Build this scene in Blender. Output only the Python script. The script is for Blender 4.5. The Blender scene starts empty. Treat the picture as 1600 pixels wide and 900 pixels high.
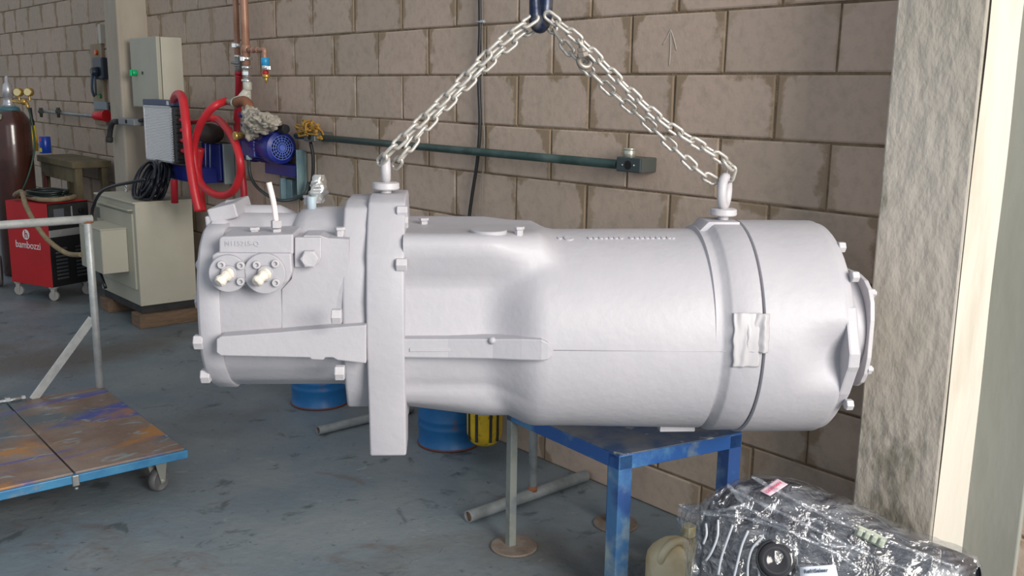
import bpy, bmesh, math, random
from mathutils import Vector, Matrix, noise
random.seed(7)
C = bpy.context.scene.collection
PI = math.pi
sc = bpy.context.scene

# ------------------------------------------------------------ camera
FPX, CX, CY = 1525.0, 800.0, 450.0
CAMH = 1.49
O = Vector((0, 0, CAMH))
_d = Vector((-110, -7550, -FPX)).normalized()
_z = -_d
_fw = Vector((0, 0, -1))
_y = (_fw - _z * _fw.dot(_z)).normalized()
_x = _y.cross(_z)
R = Matrix((_x, _y, _z))                      # world = R @ camera
cd = bpy.data.cameras.new('camera')
cd.sensor_width = 36
cd.lens = FPX / 1600 * 36
cd.clip_start = .05
cam = bpy.data.objects.new('camera', cd)
C.objects.link(cam)
cam.matrix_world = Matrix.Translation(O) @ R.to_4x4()
sc.camera = cam

# ------------------------------------------------------------ light
sc.view_settings.view_transform = 'Standard'
sc.view_settings.look = 'None'
sc.view_settings.gamma = 1
sc.view_settings.use_curve_mapping = False
sc.view_settings.exposure = 0.30
W = bpy.data.worlds.new('World')
sc.world = W
W.use_nodes = True
bg = W.node_tree.nodes['Background']
bg.inputs[0].default_value = (0.86, 0.93, 1.0, 1)
bg.inputs[1].default_value = 0.40


def area(name, loc, target, sx, sy, power, col):
    l = bpy.data.lights.new(name, 'AREA')
    l.shape = 'RECTANGLE'
    l.size = sx
    l.size_y = sy
    l.energy = power
    l.color = col
    o = bpy.data.objects.new(name, l)
    C.objects.link(o)
    o.location = loc
    o.rotation_euler = (Vector(target) - Vector(loc)).to_track_quat('-Z', 'Y').to_euler()


area('doorway_daylight', (3.1, -1.9, 2.7), (-.8, 3.2, .8), 2.6, 2.6, 385, (1.0, .95, .88))
area('added_left_fill', (-2.2, -3.2, 2.4), (-.3, 3.0, .8), 3.5, 2.4, 22, (.95, .97, 1.0))  # added weak fill from behind left, not a known opening

# ------------------------------------------------------------ pixel and wall helpers
TH = math.radians(41)
N = Vector((math.cos(TH), math.sin(TH), 0))      # into the wall
T = Vector((math.sin(TH), -math.cos(TH), 0))     # along the wall, to the right and nearer
FW = Matrix(((T.x, N.x, 0, 0), (T.y, N.y, 0, 0), (0, 0, 1, 0), (0, 0, 0, 1)))   # wall frame: x=t, y=distance


def ray(px, py):
    return R @ Vector(((px - CX) / FPX, (CY - py) / FPX, -1))


def pz(px, py, z=0.0):
    r = ray(px, py)
    return O + r * ((z - O.z) / r.z)


def pw(px, py, off=0.0):
    """pixel -> world point on the plane parallel to the wall, off metres in front of it"""
    r = ray(px, py)
    return O + r * ((2.6 - off) / r.dot(N))


def pY(px, py, Y):
    r = ray(px, py)
    return O + r * (Y / r.y)


def wl(t, off, z=0.0):
    return N * (2.6 - off) + T * t + Vector((0, 0, z))


def frame(loc, rz=0.0):
    return Matrix.Translation(Vector(loc)) @ Matrix.Rotation(rz, 4, 'Z')


WR = math.atan2(T.y, T.x)


def wframe(t, off, z=0.0):
    """x along the wall, y towards the wall, z up, at a base point"""
    return frame(wl(t, off, z), WR)


# ------------------------------------------------------------ materials
MATS = {}


def mat(name, col, rough=.6, metal=0.0, col2=None, scale=6, thr=(.35, .65), bump=0.0, bscale=60,
        col3=None, scale3=2, thr3=(.55, .62), coat=0.0, alpha=None, detail=6, stretch=None, spec=None):
    if name in MATS:
        return MATS[name]
    m = bpy.data.materials.new(name)
    m.use_nodes = True
    nt = m.node_tree
    b = nt.nodes['Principled BSDF']
    L = nt.links
    b.inputs['Roughness'].default_value = rough
    b.inputs['Metallic'].default_value = metal
    if spec is not None:
        b.inputs['Specular IOR Level'].default_value = spec
    if coat:
        b.inputs['Coat Weight'].default_value = coat
    tc = nt.nodes.new('ShaderNodeTexCoord')
    src = tc.outputs['Object']
    if stretch:
        mp = nt.nodes.new('ShaderNodeMapping')
        mp.inputs['Scale'].default_value = stretch
        L.new(src, mp.inputs[0])
        src = mp.outputs[0]
    cur = None

    def layer(prev, c, s, th, seed):
        n = nt.nodes.new('ShaderNodeTexNoise')
        n.inputs['Scale'].default_value = s
        n.inputs['Detail'].default_value = detail
        n.inputs['Roughness'].default_value = .6
        ad = nt.nodes.new('ShaderNodeVectorMath')
        ad.operation = 'ADD'
        ad.inputs[1].default_value = (seed, seed * 2, seed * .7)
        L.new(src, ad.inputs[0])
        L.new(ad.outputs[0], n.inputs['Vector'])
        mr = nt.nodes.new('ShaderNodeMapRange')
        mr.inputs[1].default_value, mr.inputs[2].default_value = th
        L.new(n.outputs[0], mr.inputs[0])
        mx = nt.nodes.new('ShaderNodeMix')
        mx.data_type = 'RGBA'
        L.new(mr.outputs[0], mx.inputs[0])
        if isinstance(prev, tuple):
            mx.inputs[6].default_value = prev + (1,)
        else:
            L.new(prev, mx.inputs[6])
        mx.inputs[7].default_value = c + (1,)
        return mx.outputs[2]
    cur = col
    if col2:
        cur = layer(cur, col2, scale, thr, 3.1)
    if col3:
        cur = layer(cur, col3, scale3, thr3, 11.7)
    if isinstance(cur, tuple):
        b.inputs['Base Color'].default_value = cur + (1,)
    else:
        L.new(cur, b.inputs['Base Color'])
    if bump:
        n = nt.nodes.new('ShaderNodeTexNoise')
        n.inputs['Scale'].default_value = bscale
        n.inputs['Detail'].default_value = 4
        L.new(src, n.inputs['Vector'])
        bp = nt.nodes.new('ShaderNodeBump')
        bp.inputs['Strength'].default_value = bump
        bp.inputs['Distance'].default_value = .01
        L.new(n.outputs[0], bp.inputs['Height'])
        L.new(bp.outputs[0], b.inputs['Normal'])
    MATS[name] = m
    return m


PAINT = mat('grey_white_paint', (.435, .424, .457), .5, 0, (.385, .382, .418), 4, (.3, .7), .12, 45)
PAINT_W = mat('paint_on_bolts', (.52, .505, .53), .42, 0, (.45, .44, .47), 20, (.3, .7), .1, 80)
CONC = mat('pillar_concrete', (.47, .43, .38), .85, 0, (.39, .355, .30), 2.6, (.40, .62), .8, 22,
           (.23, .21, .17), 3.4, (.585, .64), stretch=(1, 1, .55), detail=8)
CONC_L = mat('left_pillar_concrete', (.44, .39, .32), .85, 0, (.36, .31, .25), 3, (.4, .65), .3, 20, stretch=(1, 1, .4))
PLASTER = mat('smooth_grey_plaster', (.27, .275, .25), .8, 0, (.22, .23, .205), 4, (.4, .7), .15, 30, stretch=(1, 1, .3))
CEM_LIT = mat('lit_cement_face', (.56, .53, .47), .8, 0, (.42, .37, .30), 4, (.45, .7), .35, 30, stretch=(1, 1, .3))  # right pillar's daylit side, its brightness put into the colour
BLUE = mat('worn_blue_paint', (.025, .10, .33), .42, .1, (.10, .26, .42), 9, (.5, .72), .1, 60, (.16, .22, .25), 6, (.58, .68))
DRUMB = mat('blue_drum_paint', (.012, .12, .33), .4, 0, (.02, .16, .40), 7, (.4, .7), .1, 30, (.16, .06, .04), 5, (.66, .70))
DBLUE = mat('dark_blue_enamel', (.012, .02, .19), .35, 0, (.02, .035, .26), 9, (.4, .7), .05, 40)
RED = mat('red_enamel', (.50, .008, .012), .45, 0, (.44, .006, .01), 5, (.4, .7))
HOSE = mat('red_rubber_hose', (.62, .025, .035), .4, 0, (.5, .02, .03), 14, (.4, .7), .05, 90)
HOSE_D = mat('dark_red_hose', (.42, .015, .03), .45)
BEIGE_LIT = mat('lit_beige_enamel', (.52, .50, .41), .5, 0, (.47, .45, .36), 3, (.4, .7))  # lighter copy of the cabinet enamel, for tops and sides facing the daylight
BEIGE_SHADE = mat('shaded_beige_enamel', (.43, .42, .34), .5, 0, (.38, .37, .30), 3, (.4, .7))  # same enamel painted darker for the shaded fronts
BLACK = mat('black_plastic', (.012, .012, .014), .45)
BLACKM = mat('black_matt', (.02, .02, .022), .7, 0, (.04, .04, .04), 10)
DARKHOLE = mat('dark_opening', (.004, .004, .005), .9)
GALV = mat('galvanised_steel', (.58, .60, .59), .42, .3, (.42, .44, .44), 18, (.4, .7), .1, 60, (.30, .19, .13), 12, (.66, .74))
GALV_G = mat('green_grey_conduit', (.045, .085, .08), .4, .4, (.10, .15, .14), 5, (.5, .7), .05, 40, (.025, .05, .045), 5, (.55, .7))
STEEL = mat('grey_steel', (.33, .35, .35), .4, .6, (.2, .22, .22), 12, (.4, .7))
ALU = mat('bare_aluminium', (.62, .63, .66), .35, .6, (.5, .5, .53), 25)
CHROME = mat('bright_chrome', (.75, .75, .74), .2, .9)
CHAINM = mat('galvanised_chain', (.60, .57, .52), .34, .5, (.36, .34, .32), 60, (.4, .7))
COPPER = mat('copper_pipe', (.43, .24, .17), .45, .25, (.33, .17, .11), 9, (.4, .7))
RUST = mat('rusty_steel', (.22, .085, .045), .8, 0, (.30, .13, .07), 18)
BRASS = mat('brass', (.55, .36, .10), .35, .7)
WOOD = mat('pallet_wood', (.21, .135, .085), .8, 0, (.14, .09, .055), 9, (.4, .65), .2, 30, stretch=(1, 1, 6))
OLDWOOD = mat('old_bench_wood', (.15, .12, .065), .8, 0, (.09, .075, .045), 7, (.4, .65), .2, 30)
TAPE = mat('cream_masking_tape', (.78, .73, .64), .6, 0, (.66, .60, .52), 30, (.4, .6), .5, 120)
TAN = mat('tan_hose_cover', (.30, .23, .14), .75, 0, (.22, .17, .10), 30, (.4, .6), .3, 200)
YELLOW = mat('dirty_yellow_paint', (.75, .50, .02), .5, 0, (.58, .38, .02), 14, (.4, .7), .1, 50, (.16, .10, .02), 26, (.6, .66))
CLOTH = mat('dirty_white_rag', (.46, .42, .36), .9, 0, (.34, .30, .24), 25, (.4, .6), .5, 60)
JUGM = mat('stained_cream_plastic', (.88, .79, .56), .45, 0, (.68, .50, .24), 7, (.45, .7))
OLIVE = mat('dirty_olive_plastic', (.24, .20, .07), .5, 0, (.16, .13, .05), 9)
GREYW = mat('white_label', (.75, .75, .78), .5)
BROWNCYL = mat('dark_maroon_cylinder', (.045, .016, .012), .25, 0, (.07, .02, .014), 8, coat=.5)
ROPE = mat('golden_string', (.45, .25, .04), .7, 0, (.3, .15, .02), 40)
PIPEM = mat('weathered_galvanised_pipe', (.36, .39, .40), .42, .4, (.24, .27, .28), 18, (.4, .7), .1, 60, (.24, .17, .12), 9, (.64, .74))


def film_mat():
    m = bpy.data.materials.new('stretch_film')
    m.use_nodes = True
    nt = m.node_tree
    for n in list(nt.nodes):
        nt.nodes.remove(n)
    out = nt.nodes.new('ShaderNodeOutputMaterial')
    tr = nt.nodes.new('ShaderNodeBsdfTransparent')
    tr.inputs[0].default_value = (.93, .94, .96, 1)
    pb = nt.nodes.new('ShaderNodeBsdfPrincipled')
    pb.inputs['Base Color'].default_value = (.72, .76, .82, 1)
    pb.inputs['Roughness'].default_value = .09
    mx = nt.nodes.new('ShaderNodeMixShader')
    tc = nt.nodes.new('ShaderNodeTexCoord')
    mp = nt.nodes.new('ShaderNodeMapping')
    mp.inputs['Rotation'].default_value = (0, 0, 0)
    mp.inputs['Scale'].default_value = (2.5, 16, 44)
    nz = nt.nodes.new('ShaderNodeTexNoise')
    nz.inputs['Scale'].default_value = 1.6
    nz.inputs['Detail'].default_value = 5
    mr = nt.nodes.new('ShaderNodeMapRange')
    mr.inputs[1].default_value, mr.inputs[2].default_value = .50, .74
    mr.inputs[3].default_value, mr.inputs[4].default_value = .03, .28
    n2 = nt.nodes.new('ShaderNodeTexNoise')
    n2.inputs['Scale'].default_value = 15
    n2.inputs['Detail'].default_value = 5
    n2.inputs['Distortion'].default_value = .8
    bp = nt.nodes.new('ShaderNodeBump')
    bp.inputs['Strength'].default_value = 1.0
    bp.inputs['Distance'].default_value = .045
    L = nt.links
    L.new(tc.outputs['Object'], mp.inputs[0])
    L.new(mp.outputs[0], nz.inputs['Vector'])
    L.new(tc.outputs['Object'], n2.inputs['Vector'])
    L.new(nz.outputs[0], mr.inputs[0])
    L.new(n2.outputs[0], bp.inputs['Height'])
    L.new(bp.outputs[0], pb.inputs['Normal'])
    L.new(mr.outputs[0], mx.inputs[0])
    L.new(tr.outputs[0], mx.inputs[1])
    L.new(pb.outputs[0], mx.inputs[2])
    gl = nt.nodes.new('ShaderNodeBsdfGlossy')
    gl.inputs['Color'].default_value = (1, 1, 1, 1)
    gl.inputs['Roughness'].default_value = .10
    L.new(bp.outputs[0], gl.inputs['Normal'])
    m2 = nt.nodes.new('ShaderNodeMixShader')
    m2.inputs[0].default_value = .17
    L.new(mx.outputs[0], m2.inputs[1])
    L.new(gl.outputs[0], m2.inputs[2])
    L.new(m2.outputs[0], out.inputs[0])
    return m


FILM = film_mat()


def block_mat():
    m = bpy.data.materials.new('concrete_block')
    m.use_nodes = True
    nt = m.node_tree
    L = nt.links
    b = nt.nodes['Principled BSDF']
    b.inputs['Roughness'].default_value = .88
    tc = nt.nodes.new('ShaderNodeTexCoord')
    uv = nt.nodes.new('ShaderNodeUVMap')
    uv.uv_map = 'face'
    rnd = nt.nodes.new('ShaderNodeUVMap')
    rnd.uv_map = 'rand'

    def math_(op, a, b_=None, c=None):
        n = nt.nodes.new('ShaderNodeMath')
        n.operation = op
        for i, v in enumerate((a, b_, c)):
            if v is None:
                continue
            if isinstance(v, (int, float)):
                n.inputs[i].default_value = v
            else:
                L.new(v, n.inputs[i])
        return n.outputs[0]

    def mix(f, a, c):
        n = nt.nodes.new('ShaderNodeMix')
        n.data_type = 'RGBA'
        L.new(f, n.inputs[0])
        for i, v in ((6, a), (7, c)):
            if isinstance(v, tuple):
                n.inputs[i].default_value = v + (1,)
            else:
                L.new(v, n.inputs[i])
        return n.outputs[2]

    def nz(scale, detail=6, off=0.0, rough=.6):
        n = nt.nodes.new('ShaderNodeTexNoise')
        n.inputs['Scale'].default_value = scale
        n.inputs['Detail'].default_value = detail
        n.inputs['Roughness'].default_value = rough
        ad = nt.nodes.new('ShaderNodeVectorMath')
        ad.operation = 'ADD'
        ad.inputs[1].default_value = (off, off, off)
        L.new(tc.outputs['Object'], ad.inputs[0])
        L.new(ad.outputs[0], n.inputs['Vector'])
        return n.outputs[0]

    def rng(v, a, c, lo=0.0, hi=1.0):
        n = nt.nodes.new('ShaderNodeMapRange')
        n.inputs[1].default_value, n.inputs[2].default_value = a, c
        n.inputs[3].default_value, n.inputs[4].default_value = lo, hi
        L.new(v, n.inputs[0])
        return n.outputs[0]
    sp = nt.nodes.new('ShaderNodeSeparateXYZ')
    L.new(uv.outputs[0], sp.inputs[0])
    sr = nt.nodes.new('ShaderNodeSeparateXYZ')
    L.new(rnd.outputs[0], sr.inputs[0])
    big = nz(1.3, 3, 5)
    base = mix(rng(big, .35, .65), (.56, .425, .345), (.48, .39, .31))
    base = mix(rng(sr.outputs[0], 0, 1, 0, .4), base, (.38, .31, .25))
    base = mix(rng(nz(28, 5, 2), .45, .75, 0, .35), base, (.25, .21, .17))
    # brown weather stains creeping in from the vertical joints and the top edge
    ex = math_('MULTIPLY', math_('ABSOLUTE', math_('SUBTRACT', sp.outputs[0], .5)), 2)
    st = math_('ADD', rng(ex, .62, 1.0, 0, .5), math_('MULTIPLY', math_('SUBTRACT', nz(7, 6, 9), .5), 1.5))
    st = math_('ADD', st, rng(sp.outputs[1], .80, 1.0, 0, .25))
    st = rng(st, .30, .42)
    st = math_('MULTIPLY', st, rng(sr.outputs[1], .0, .5, .25, .8))
    base = mix(st, base, (.27, .195, .12))
    L.new(base, b.inputs['Base Color'])
    bp = nt.nodes.new('ShaderNodeBump')
    bp.inputs['Strength'].default_value = .35
    bp.inputs['Distance'].default_value = .006
    L.new(nz(55, 8, 1, .7), bp.inputs['Height'])
    L.new(bp.outputs[0], b.inputs['Normal'])
    return m


def floor_mat():
    m = mat('painted_concrete_floor', (.155, .198, .23), .5, 0, (.22, .25, .265), 2.3, (.38, .66), .25, 30,
            (.125, .12, .115), .9, (.50, .68), detail=9)
    nt = m.node_tree
    b = nt.nodes['Principled BSDF']
    L = nt.links
    prev = b.inputs['Base Color'].links[0].from_socket
    tc = nt.nodes.new('ShaderNodeTexCoord')
    for (s, c, a, d, st, off) in ((7, (.07, .09, .10), .585, .66, (1, 1, 1), 4), (14, (.32, .34, .34), .64, .76, (1, 1, 1), 8),
                                  (3.2, (.135, .095, .075), .60, .74, (1, 1.6, 1), 17), (26, (.055, .07, .085), .62, .70, (1, 1, 1), 31)):
        mp = nt.nodes.new('ShaderNodeMapping')
        mp.inputs['Scale'].default_value = st
        mp.inputs['Location'].default_value = (off, off, 0)
        n = nt.nodes.new('ShaderNodeTexNoise')
        n.inputs['Scale'].default_value = s
        n.inputs['Detail'].default_value = 8
        n.inputs['Roughness'].default_value = .65
        n.inputs['Distortion'].default_value = .6
        mr = nt.nodes.new('ShaderNodeMapRange')
        mr.inputs[1].default_value, mr.inputs[2].default_value = a, d
        mr.inputs[4].default_value = .8
        mx = nt.nodes.new('ShaderNodeMix')
        mx.data_type = 'RGBA'
        mx.inputs[7].default_value = c + (1,)
        L.new(tc.outputs['Object'], mp.inputs[0])
        L.new(mp.outputs[0], n.inputs['Vector'])
        L.new(n.outputs[0], mr.inputs[0])
        L.new(mr.outputs[0], mx.inputs[0])
        L.new(prev, mx.inputs[6])
        prev = mx.outputs[2]
    L.new(prev, b.inputs['Base Color'])
    return m


# ------------------------------------------------------------ mesh building
MW = {}        # matrix of every root and part


class B:
    """collects shapes given in frame F into one bmesh in world space"""

    def __init__(s, F=None):
        s.bm = bmesh.new()
        s.F = F if F is not None else Matrix.Identity(4)

    def _take(s, b2, sub=None):
        mp = {}
        for v in b2.verts:
            mp[v] = s.bm.verts.new(s.F @ v.co)
        for f in b2.faces:
            try:
                nf = s.bm.faces.new([mp[v] for v in f.verts])
                nf.smooth = f.smooth
            except ValueError:
                pass
        b2.free()
        return s

    def box(s, lo, hi, bev=0.0, rot=None, seg=2, piv=None):
        b2 = bmesh.new()
        lo = Vector(lo)
        hi = Vector(hi)
        c = (lo + hi) / 2
        sz = hi - lo
        bmesh.ops.create_cube(b2, size=1)
        for v in b2.verts:
            v.co = Vector((v.co.x * sz.x, v.co.y * sz.y, v.co.z * sz.z))
        if bev:
            bmesh.ops.bevel(b2, geom=b2.edges[:], offset=min(bev, min(abs(k) for k in sz) * .45), segments=seg, profile=.5, affect='EDGES')
            for f in b2.faces:
                f.smooth = False
        M = Matrix.Translation(c)
        if rot is not None:
            M = M @ rot
        b2.transform(M)
        return s._take(b2)

    def rings(s, rings, cap=True, smooth=True, closed=True):
        """loft through rings of points"""
        b2 = bmesh.new()
        vr = [[b2.verts.new(p) for p in r] for r in rings]
        n = len(rings[0])
        for i in range(len(vr) - 1):
            for j in range(n if closed else n - 1):
                k = (j + 1) % n
                try:
                    f = b2.faces.new((vr[i][j], vr[i][k], vr[i + 1][k], vr[i + 1][j]))
                    f.smooth = smooth
                except ValueError:
                    pass
        if cap:
            for r in (vr[0], vr[-1]):
                try:
                    b2.faces.new(r)
                except ValueError:
                    pass
        bmesh.ops.recalc_face_normals(b2, faces=b2.faces[:])
        return s._take(b2)

    def lathe(s, prof, M=None, seg=32, smooth=True, cap=True):
        """prof: (radius, height) about local z, M places it"""
        M = M if M is not None else Matrix.Identity(4)
        rr = []
        for r, h in prof:
            r = max(r, 1e-4)
            rr.append([M @ Vector((r * math.cos(2 * PI * k / seg), r * math.sin(2 * PI * k / seg), h)) for k in range(seg)])
        return s.rings(rr, cap, smooth)

    def cyl(s, p0, p1, r0, r1=None, seg=20, smooth=True):
        p0 = Vector(p0)
        p1 = Vector(p1)
        r1 = r0 if r1 is None else r1
        d = p1 - p0
        M = Matrix.Translation(p0) @ d.to_track_quat('Z', 'Y').to_matrix().to_4x4()
        h = d.length
        e = min(.12 * min(r0, r1), .1 * h)
        return s.lathe([(r0 - e, 0), (r0, e), (r1, h - e), (r1 - e, h)], M, seg, smooth)

    def hex(s, p0, p1, r, seg=6):
        return s.cyl(p0, p1, r, seg=seg, smooth=False)

    def prism(s, poly, y0, y1, bev=0.0, plane='xz', seg=2):
        """poly of 2D points extruded along the third axis"""
        b2 = bmesh.new()

        def P(a, b_, y):
            return Vector((a, y, b_)) if plane == 'xz' else (Vector((a, b_, y)) if plane == 'xy' else Vector((y, a, b_)))
        v0 = [b2.verts.new(P(a, b_, y0)) for a, b_ in poly]
        v1 = [b2.verts.new(P(a, b_, y1)) for a, b_ in poly]
        n = len(poly)
        b2.faces.new(v0)
        b2.faces.new(v1[::-1])
        for i in range(n):
            b2.faces.new((v0[i], v1[i], v1[(i + 1) % n], v0[(i + 1) % n]))
        bmesh.ops.recalc_face_normals(b2, faces=b2.faces[:])
        if bev:
            es = [e for e in b2.edges if e.calc_face_angle(0) > .35]
            bmesh.ops.bevel(b2, geom=es, offset=bev, segments=seg, profile=.5, affect='EDGES', clamp_overlap=True)
        return s._take(b2)

    def tube(s, pts, r, seg=12, spline=True, cap=True, res=6, rfun=None):
        pts = [Vector(p) for p in pts]
        if spline and len(pts) > 2:
            q = []
            ext = [pts[0] * 2 - pts[1]] + pts + [pts[-1] * 2 - pts[-2]]
            for i in range(1, len(ext) - 2):
                a, b_, c, d = ext[i - 1:i + 3]
                for k in range(res):
                    t = k / res
                    q.append(.5 * ((2 * b_) + (c - a) * t + (2 * a - 5 * b_ + 4 * c - d) * t * t + (3 * b_ - a - 3 * c + d) * t ** 3))
            q.append(pts[-1])
            pts = q
        rr = []
        up = None
        for i, p in enumerate(pts):
            d = (pts[min(i + 1, len(pts) - 1)] - pts[max(i - 1, 0)])
            if d.length < 1e-9:
                continue
            d.normalize()
            if up is None:
                up = d.orthogonal().normalized()
            else:
                up = (up - d * up.dot(d))
                up = up.normalized() if up.length > 1e-6 else d.orthogonal().normalized()
            sd = d.cross(up)
            rad = r if rfun is None else r * rfun(i / (len(pts) - 1))
            rr.append([p + (up * math.cos(2 * PI * k / seg) + sd * math.sin(2 * PI * k / seg)) * rad for k in range(seg)])
        return s.rings(rr, cap)

    def torus(s, M, R_, r, a0=0.0, a1=2 * PI, seg=40, ms=12, sx=1.0, sy=1.0):
        full = abs(a1 - a0 - 2 * PI) < 1e-6
        n = seg if full else seg + 1
        rr = []
        for i in range(n):
            a = a0 + (a1 - a0) * i / seg
            c = Vector((math.cos(a) * R_ * sx, math.sin(a) * R_ * sy, 0))
            o = Vector((math.cos(a), math.sin(a), 0))
            rr.append([M @ (c + o * r * math.cos(2 * PI * k / ms) + Vector((0, 0, r * math.sin(2 * PI * k / ms)))) for k in range(ms)])
        if full:
            rr.append(rr[0])
            return s.rings(rr, False)._weld()
        return s.rings(rr, True)

    def _weld(s):
        bmesh.ops.remove_doubles(s.bm, verts=s.bm.verts[:], dist=1e-6)
        return s

    def sphere(s, c, r, sx=1, sy=1, sz=1, seg=24, fn=None):
        b2 = bmesh.new()
        bmesh.ops.create_uvsphere(b2, u_segments=seg, v_segments=seg // 2, radius=1)
        for v in b2.verts:
            k = fn(v.co) if fn else 1
            v.co = Vector((v.co.x * r * sx * k, v.co.y * r * sy * k, v.co.z * r * sz * k)) + Vector(c)
        for f in b2.faces:
            f.smooth = True
        return s._take(b2)

    def grid(s, fn, nu, nv, smooth=True):
        b2 = bmesh.new()
        vv = [[b2.verts.new(fn(i / nu, j / nv)) for j in range(nv + 1)] for i in range(nu + 1)]
        for i in range(nu):
            for j in range(nv):
                f = b2.faces.new((vv[i][j], vv[i + 1][j], vv[i + 1][j + 1], vv[i][j + 1]))
                f.smooth = smooth
        return s._take(b2)

    def out(s, name, m, parent=None, label=None, cat=None, group=None, kind=None, bevel=0.0, solid=0.0, auto=None):
        bm = s.bm
        bmesh.ops.recalc_face_normals(bm, faces=bm.faces[:])
        if parent is None:
            co = [v.co for v in bm.verts]
            zmin = min(c.z for c in co)
            cx = (min(c.x for c in co) + max(c.x for c in co)) / 2
            cy = (min(c.y for c in co) + max(c.y for c in co)) / 2
            M = Matrix.Translation((cx, cy, zmin)) @ (Matrix.Rotation(WR, 4, 'Z') if kind != 'structure' else Matrix.Identity(4))
        else:
            M = MW[parent.name]
        bm.transform(M.inverted())
        me = bpy.data.meshes.new(name)
        bm.to_mesh(me)
        bm.free()
        o = bpy.data.objects.new(name, me)
        C.objects.link(o)
        me.materials.append(m)
        if auto:
            me.shade_smooth()
            me.set_sharp_from_angle(angle=math.radians(auto))
        if parent is None:
            o.matrix_world = M
        else:
            o.parent = parent
        MW[o.name] = M
        if bevel:
            md = o.modifiers.new('bevel', 'BEVEL')
            md.width = bevel
            md.segments = 2
        if solid:
            md = o.modifiers.new('solid', 'SOLIDIFY')
            md.thickness = solid
        tag(o, label, cat, group, kind)
        return o


def tag(o, label=None, cat=None, group=None, kind=None):
    if label:
        o['label'] = label
    if cat:
        o['category'] = cat
    if group:
        o['group'] = group
    if kind:
        o['kind'] = kind


def thing(name, label, cat, M, group=None):
    o = bpy.data.objects.new(name, None)
    o.empty_display_size = .05
    C.objects.link(o)
    o.matrix_world = M
    MW[o.name] = M.copy()
    tag(o, label, cat, group)
    return o


def text_mesh(txt, name, size, M, m, parent, ext=.0006, bold=0.0, label=None):
    """M: x along the text, y up the letters, z out of the surface (world)"""
    cu = bpy.data.curves.new(name, 'FONT')
    cu.body = txt
    cu.size = size
    cu.extrude = ext
    cu.offset = bold
    cu.align_x = 'CENTER'
    cu.align_y = 'CENTER'
    tmp = bpy.data.objects.new('tmp', cu)
    me = bpy.data.meshes.new_from_object(tmp)
    bpy.data.objects.remove(tmp)
    me.transform(MW[parent.name].inverted() @ M)
    me.materials.clear()
    me.materials.append(m)
    o = bpy.data.objects.new(name, me)
    C.objects.link(o)
    o.parent = parent
    MW[o.name] = MW[parent.name]
    if label:
        o['label'] = label
    return o


def basis(o, x, y, z=None):
    x = Vector(x).normalized()
    y = Vector(y)
    y = (y - x * y.dot(x)).normalized()
    z = x.cross(y)
    return Matrix(((x.x, y.x, z.x, o[0]), (x.y, y.y, z.y, o[1]), (x.z, y.z, z.z, o[2]), (0, 0, 0, 1)))


def lerp(a, b, t):
    return a + (b - a) * t


def smooth(a, b, x):
    t = max(0, min(1, (x - a) / (b - a)))
    return t * t * (3 - 2 * t)


# ============================================================ STRUCTURE
# floor slab
b = B()
b.box((-13, -4, -.12), (7, 14, 0))
b.out('floor', floor_mat(), kind='structure')

# block wall, every block bevelled and a joint between them
bm = bmesh.new()
uvl = bm.loops.layers.uv.new('face')
rdl = bm.loops.layers.uv.new('rand')
for k in range(-8, 13):
    z0 = max(1.552 + .2 * k, 0)
    z1 = 1.552 + .2 * (k + 1)
    ph = .025 if k % 2 == 0 else .225
    for i in range(-36, 4):
        t0 = ph + .4 * i
        t1 = t0 + .4
        g = .0038
        r1, r2 = random.random(), random.random()
        dy = random.uniform(-.0015, .0015)
        e = .005
        x0, x1, a0, a1 = t0 + g, t1 - g, z0 + g, z1 - g
        jit = [random.uniform(-.0016, .0016) for _ in range(8)]
        P = [(x0 + jit[0], a0 + jit[1]), (x1 + jit[2], a0 + jit[3]), (x1 + jit[4], a1 + jit[5]), (x0 + jit[6], a1 + jit[7])]
        I = [(p[0] + (e if p[0] < (x0 + x1) / 2 else -e), p[1] + (e if p[1] < (a0 + a1) / 2 else -e)) for p in P]
        back = [bm.verts.new(FW @ Vector((p[0], 2.6 + .03, p[1]))) for p in P]
        mid = [bm.verts.new(FW @ Vector((p[0], 2.6 + .003 + dy, p[1]))) for p in P]
        fr = [bm.verts.new(FW @ Vector((p[0], 2.6 + dy, p[1]))) for p in I]
        for a_, b_ in ((back, mid), (mid, fr)):
            for j in range(4):
                bm.faces.new((a_[j], a_[(j + 1) % 4], b_[(j + 1) % 4], b_[j]))
        bm.faces.new(fr)
        for vs in (back, mid, fr):
            for v in vs:
                loc = FW.inverted() @ v.co
                for lp in v.link_loops:
                    lp[uvl].uv = ((loc.x - t0) / .4, (loc.z - z0) / (z1 - z0))
                    lp[rdl].uv = (r1, r2)
bmesh.ops.recalc_face_normals(bm, faces=bm.faces[:])
MORTAR = mat('sandy_mortar', (.24, .175, .11), .95, 0, (.12, .085, .055), 12, (.4, .65), .6, 120)
b = B()
b.bm = bm
wall = b.out('wall_back', block_mat(), kind='structure')
wall.data.materials.append(MORTAR)
b = B(FW)
b.box((-14.6, 2.6045, 0), (1.6, 2.78, 4.15))
b.out('trim_1', MORTAR, kind='structure', label='sandy mortar bed between the concrete blocks')

# chalk arrow on a block
# pillars
b = B(FW)
b.box((-1.30, 2.40, 0), (-1.07, 2.62, 4.1), .006)
b.out('trim_2', CONC, kind='structure', label='rough grey concrete pillar at the right')
b = B(FW)


def cement_face(i, j):
    z = j * 4.1
    y = lerp(2.403, 2.6, i)
    return Vector((-1.07 + .004 + .004 * noise.noise(Vector((y * 9, 0, z * 2.5))), y, z))


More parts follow.
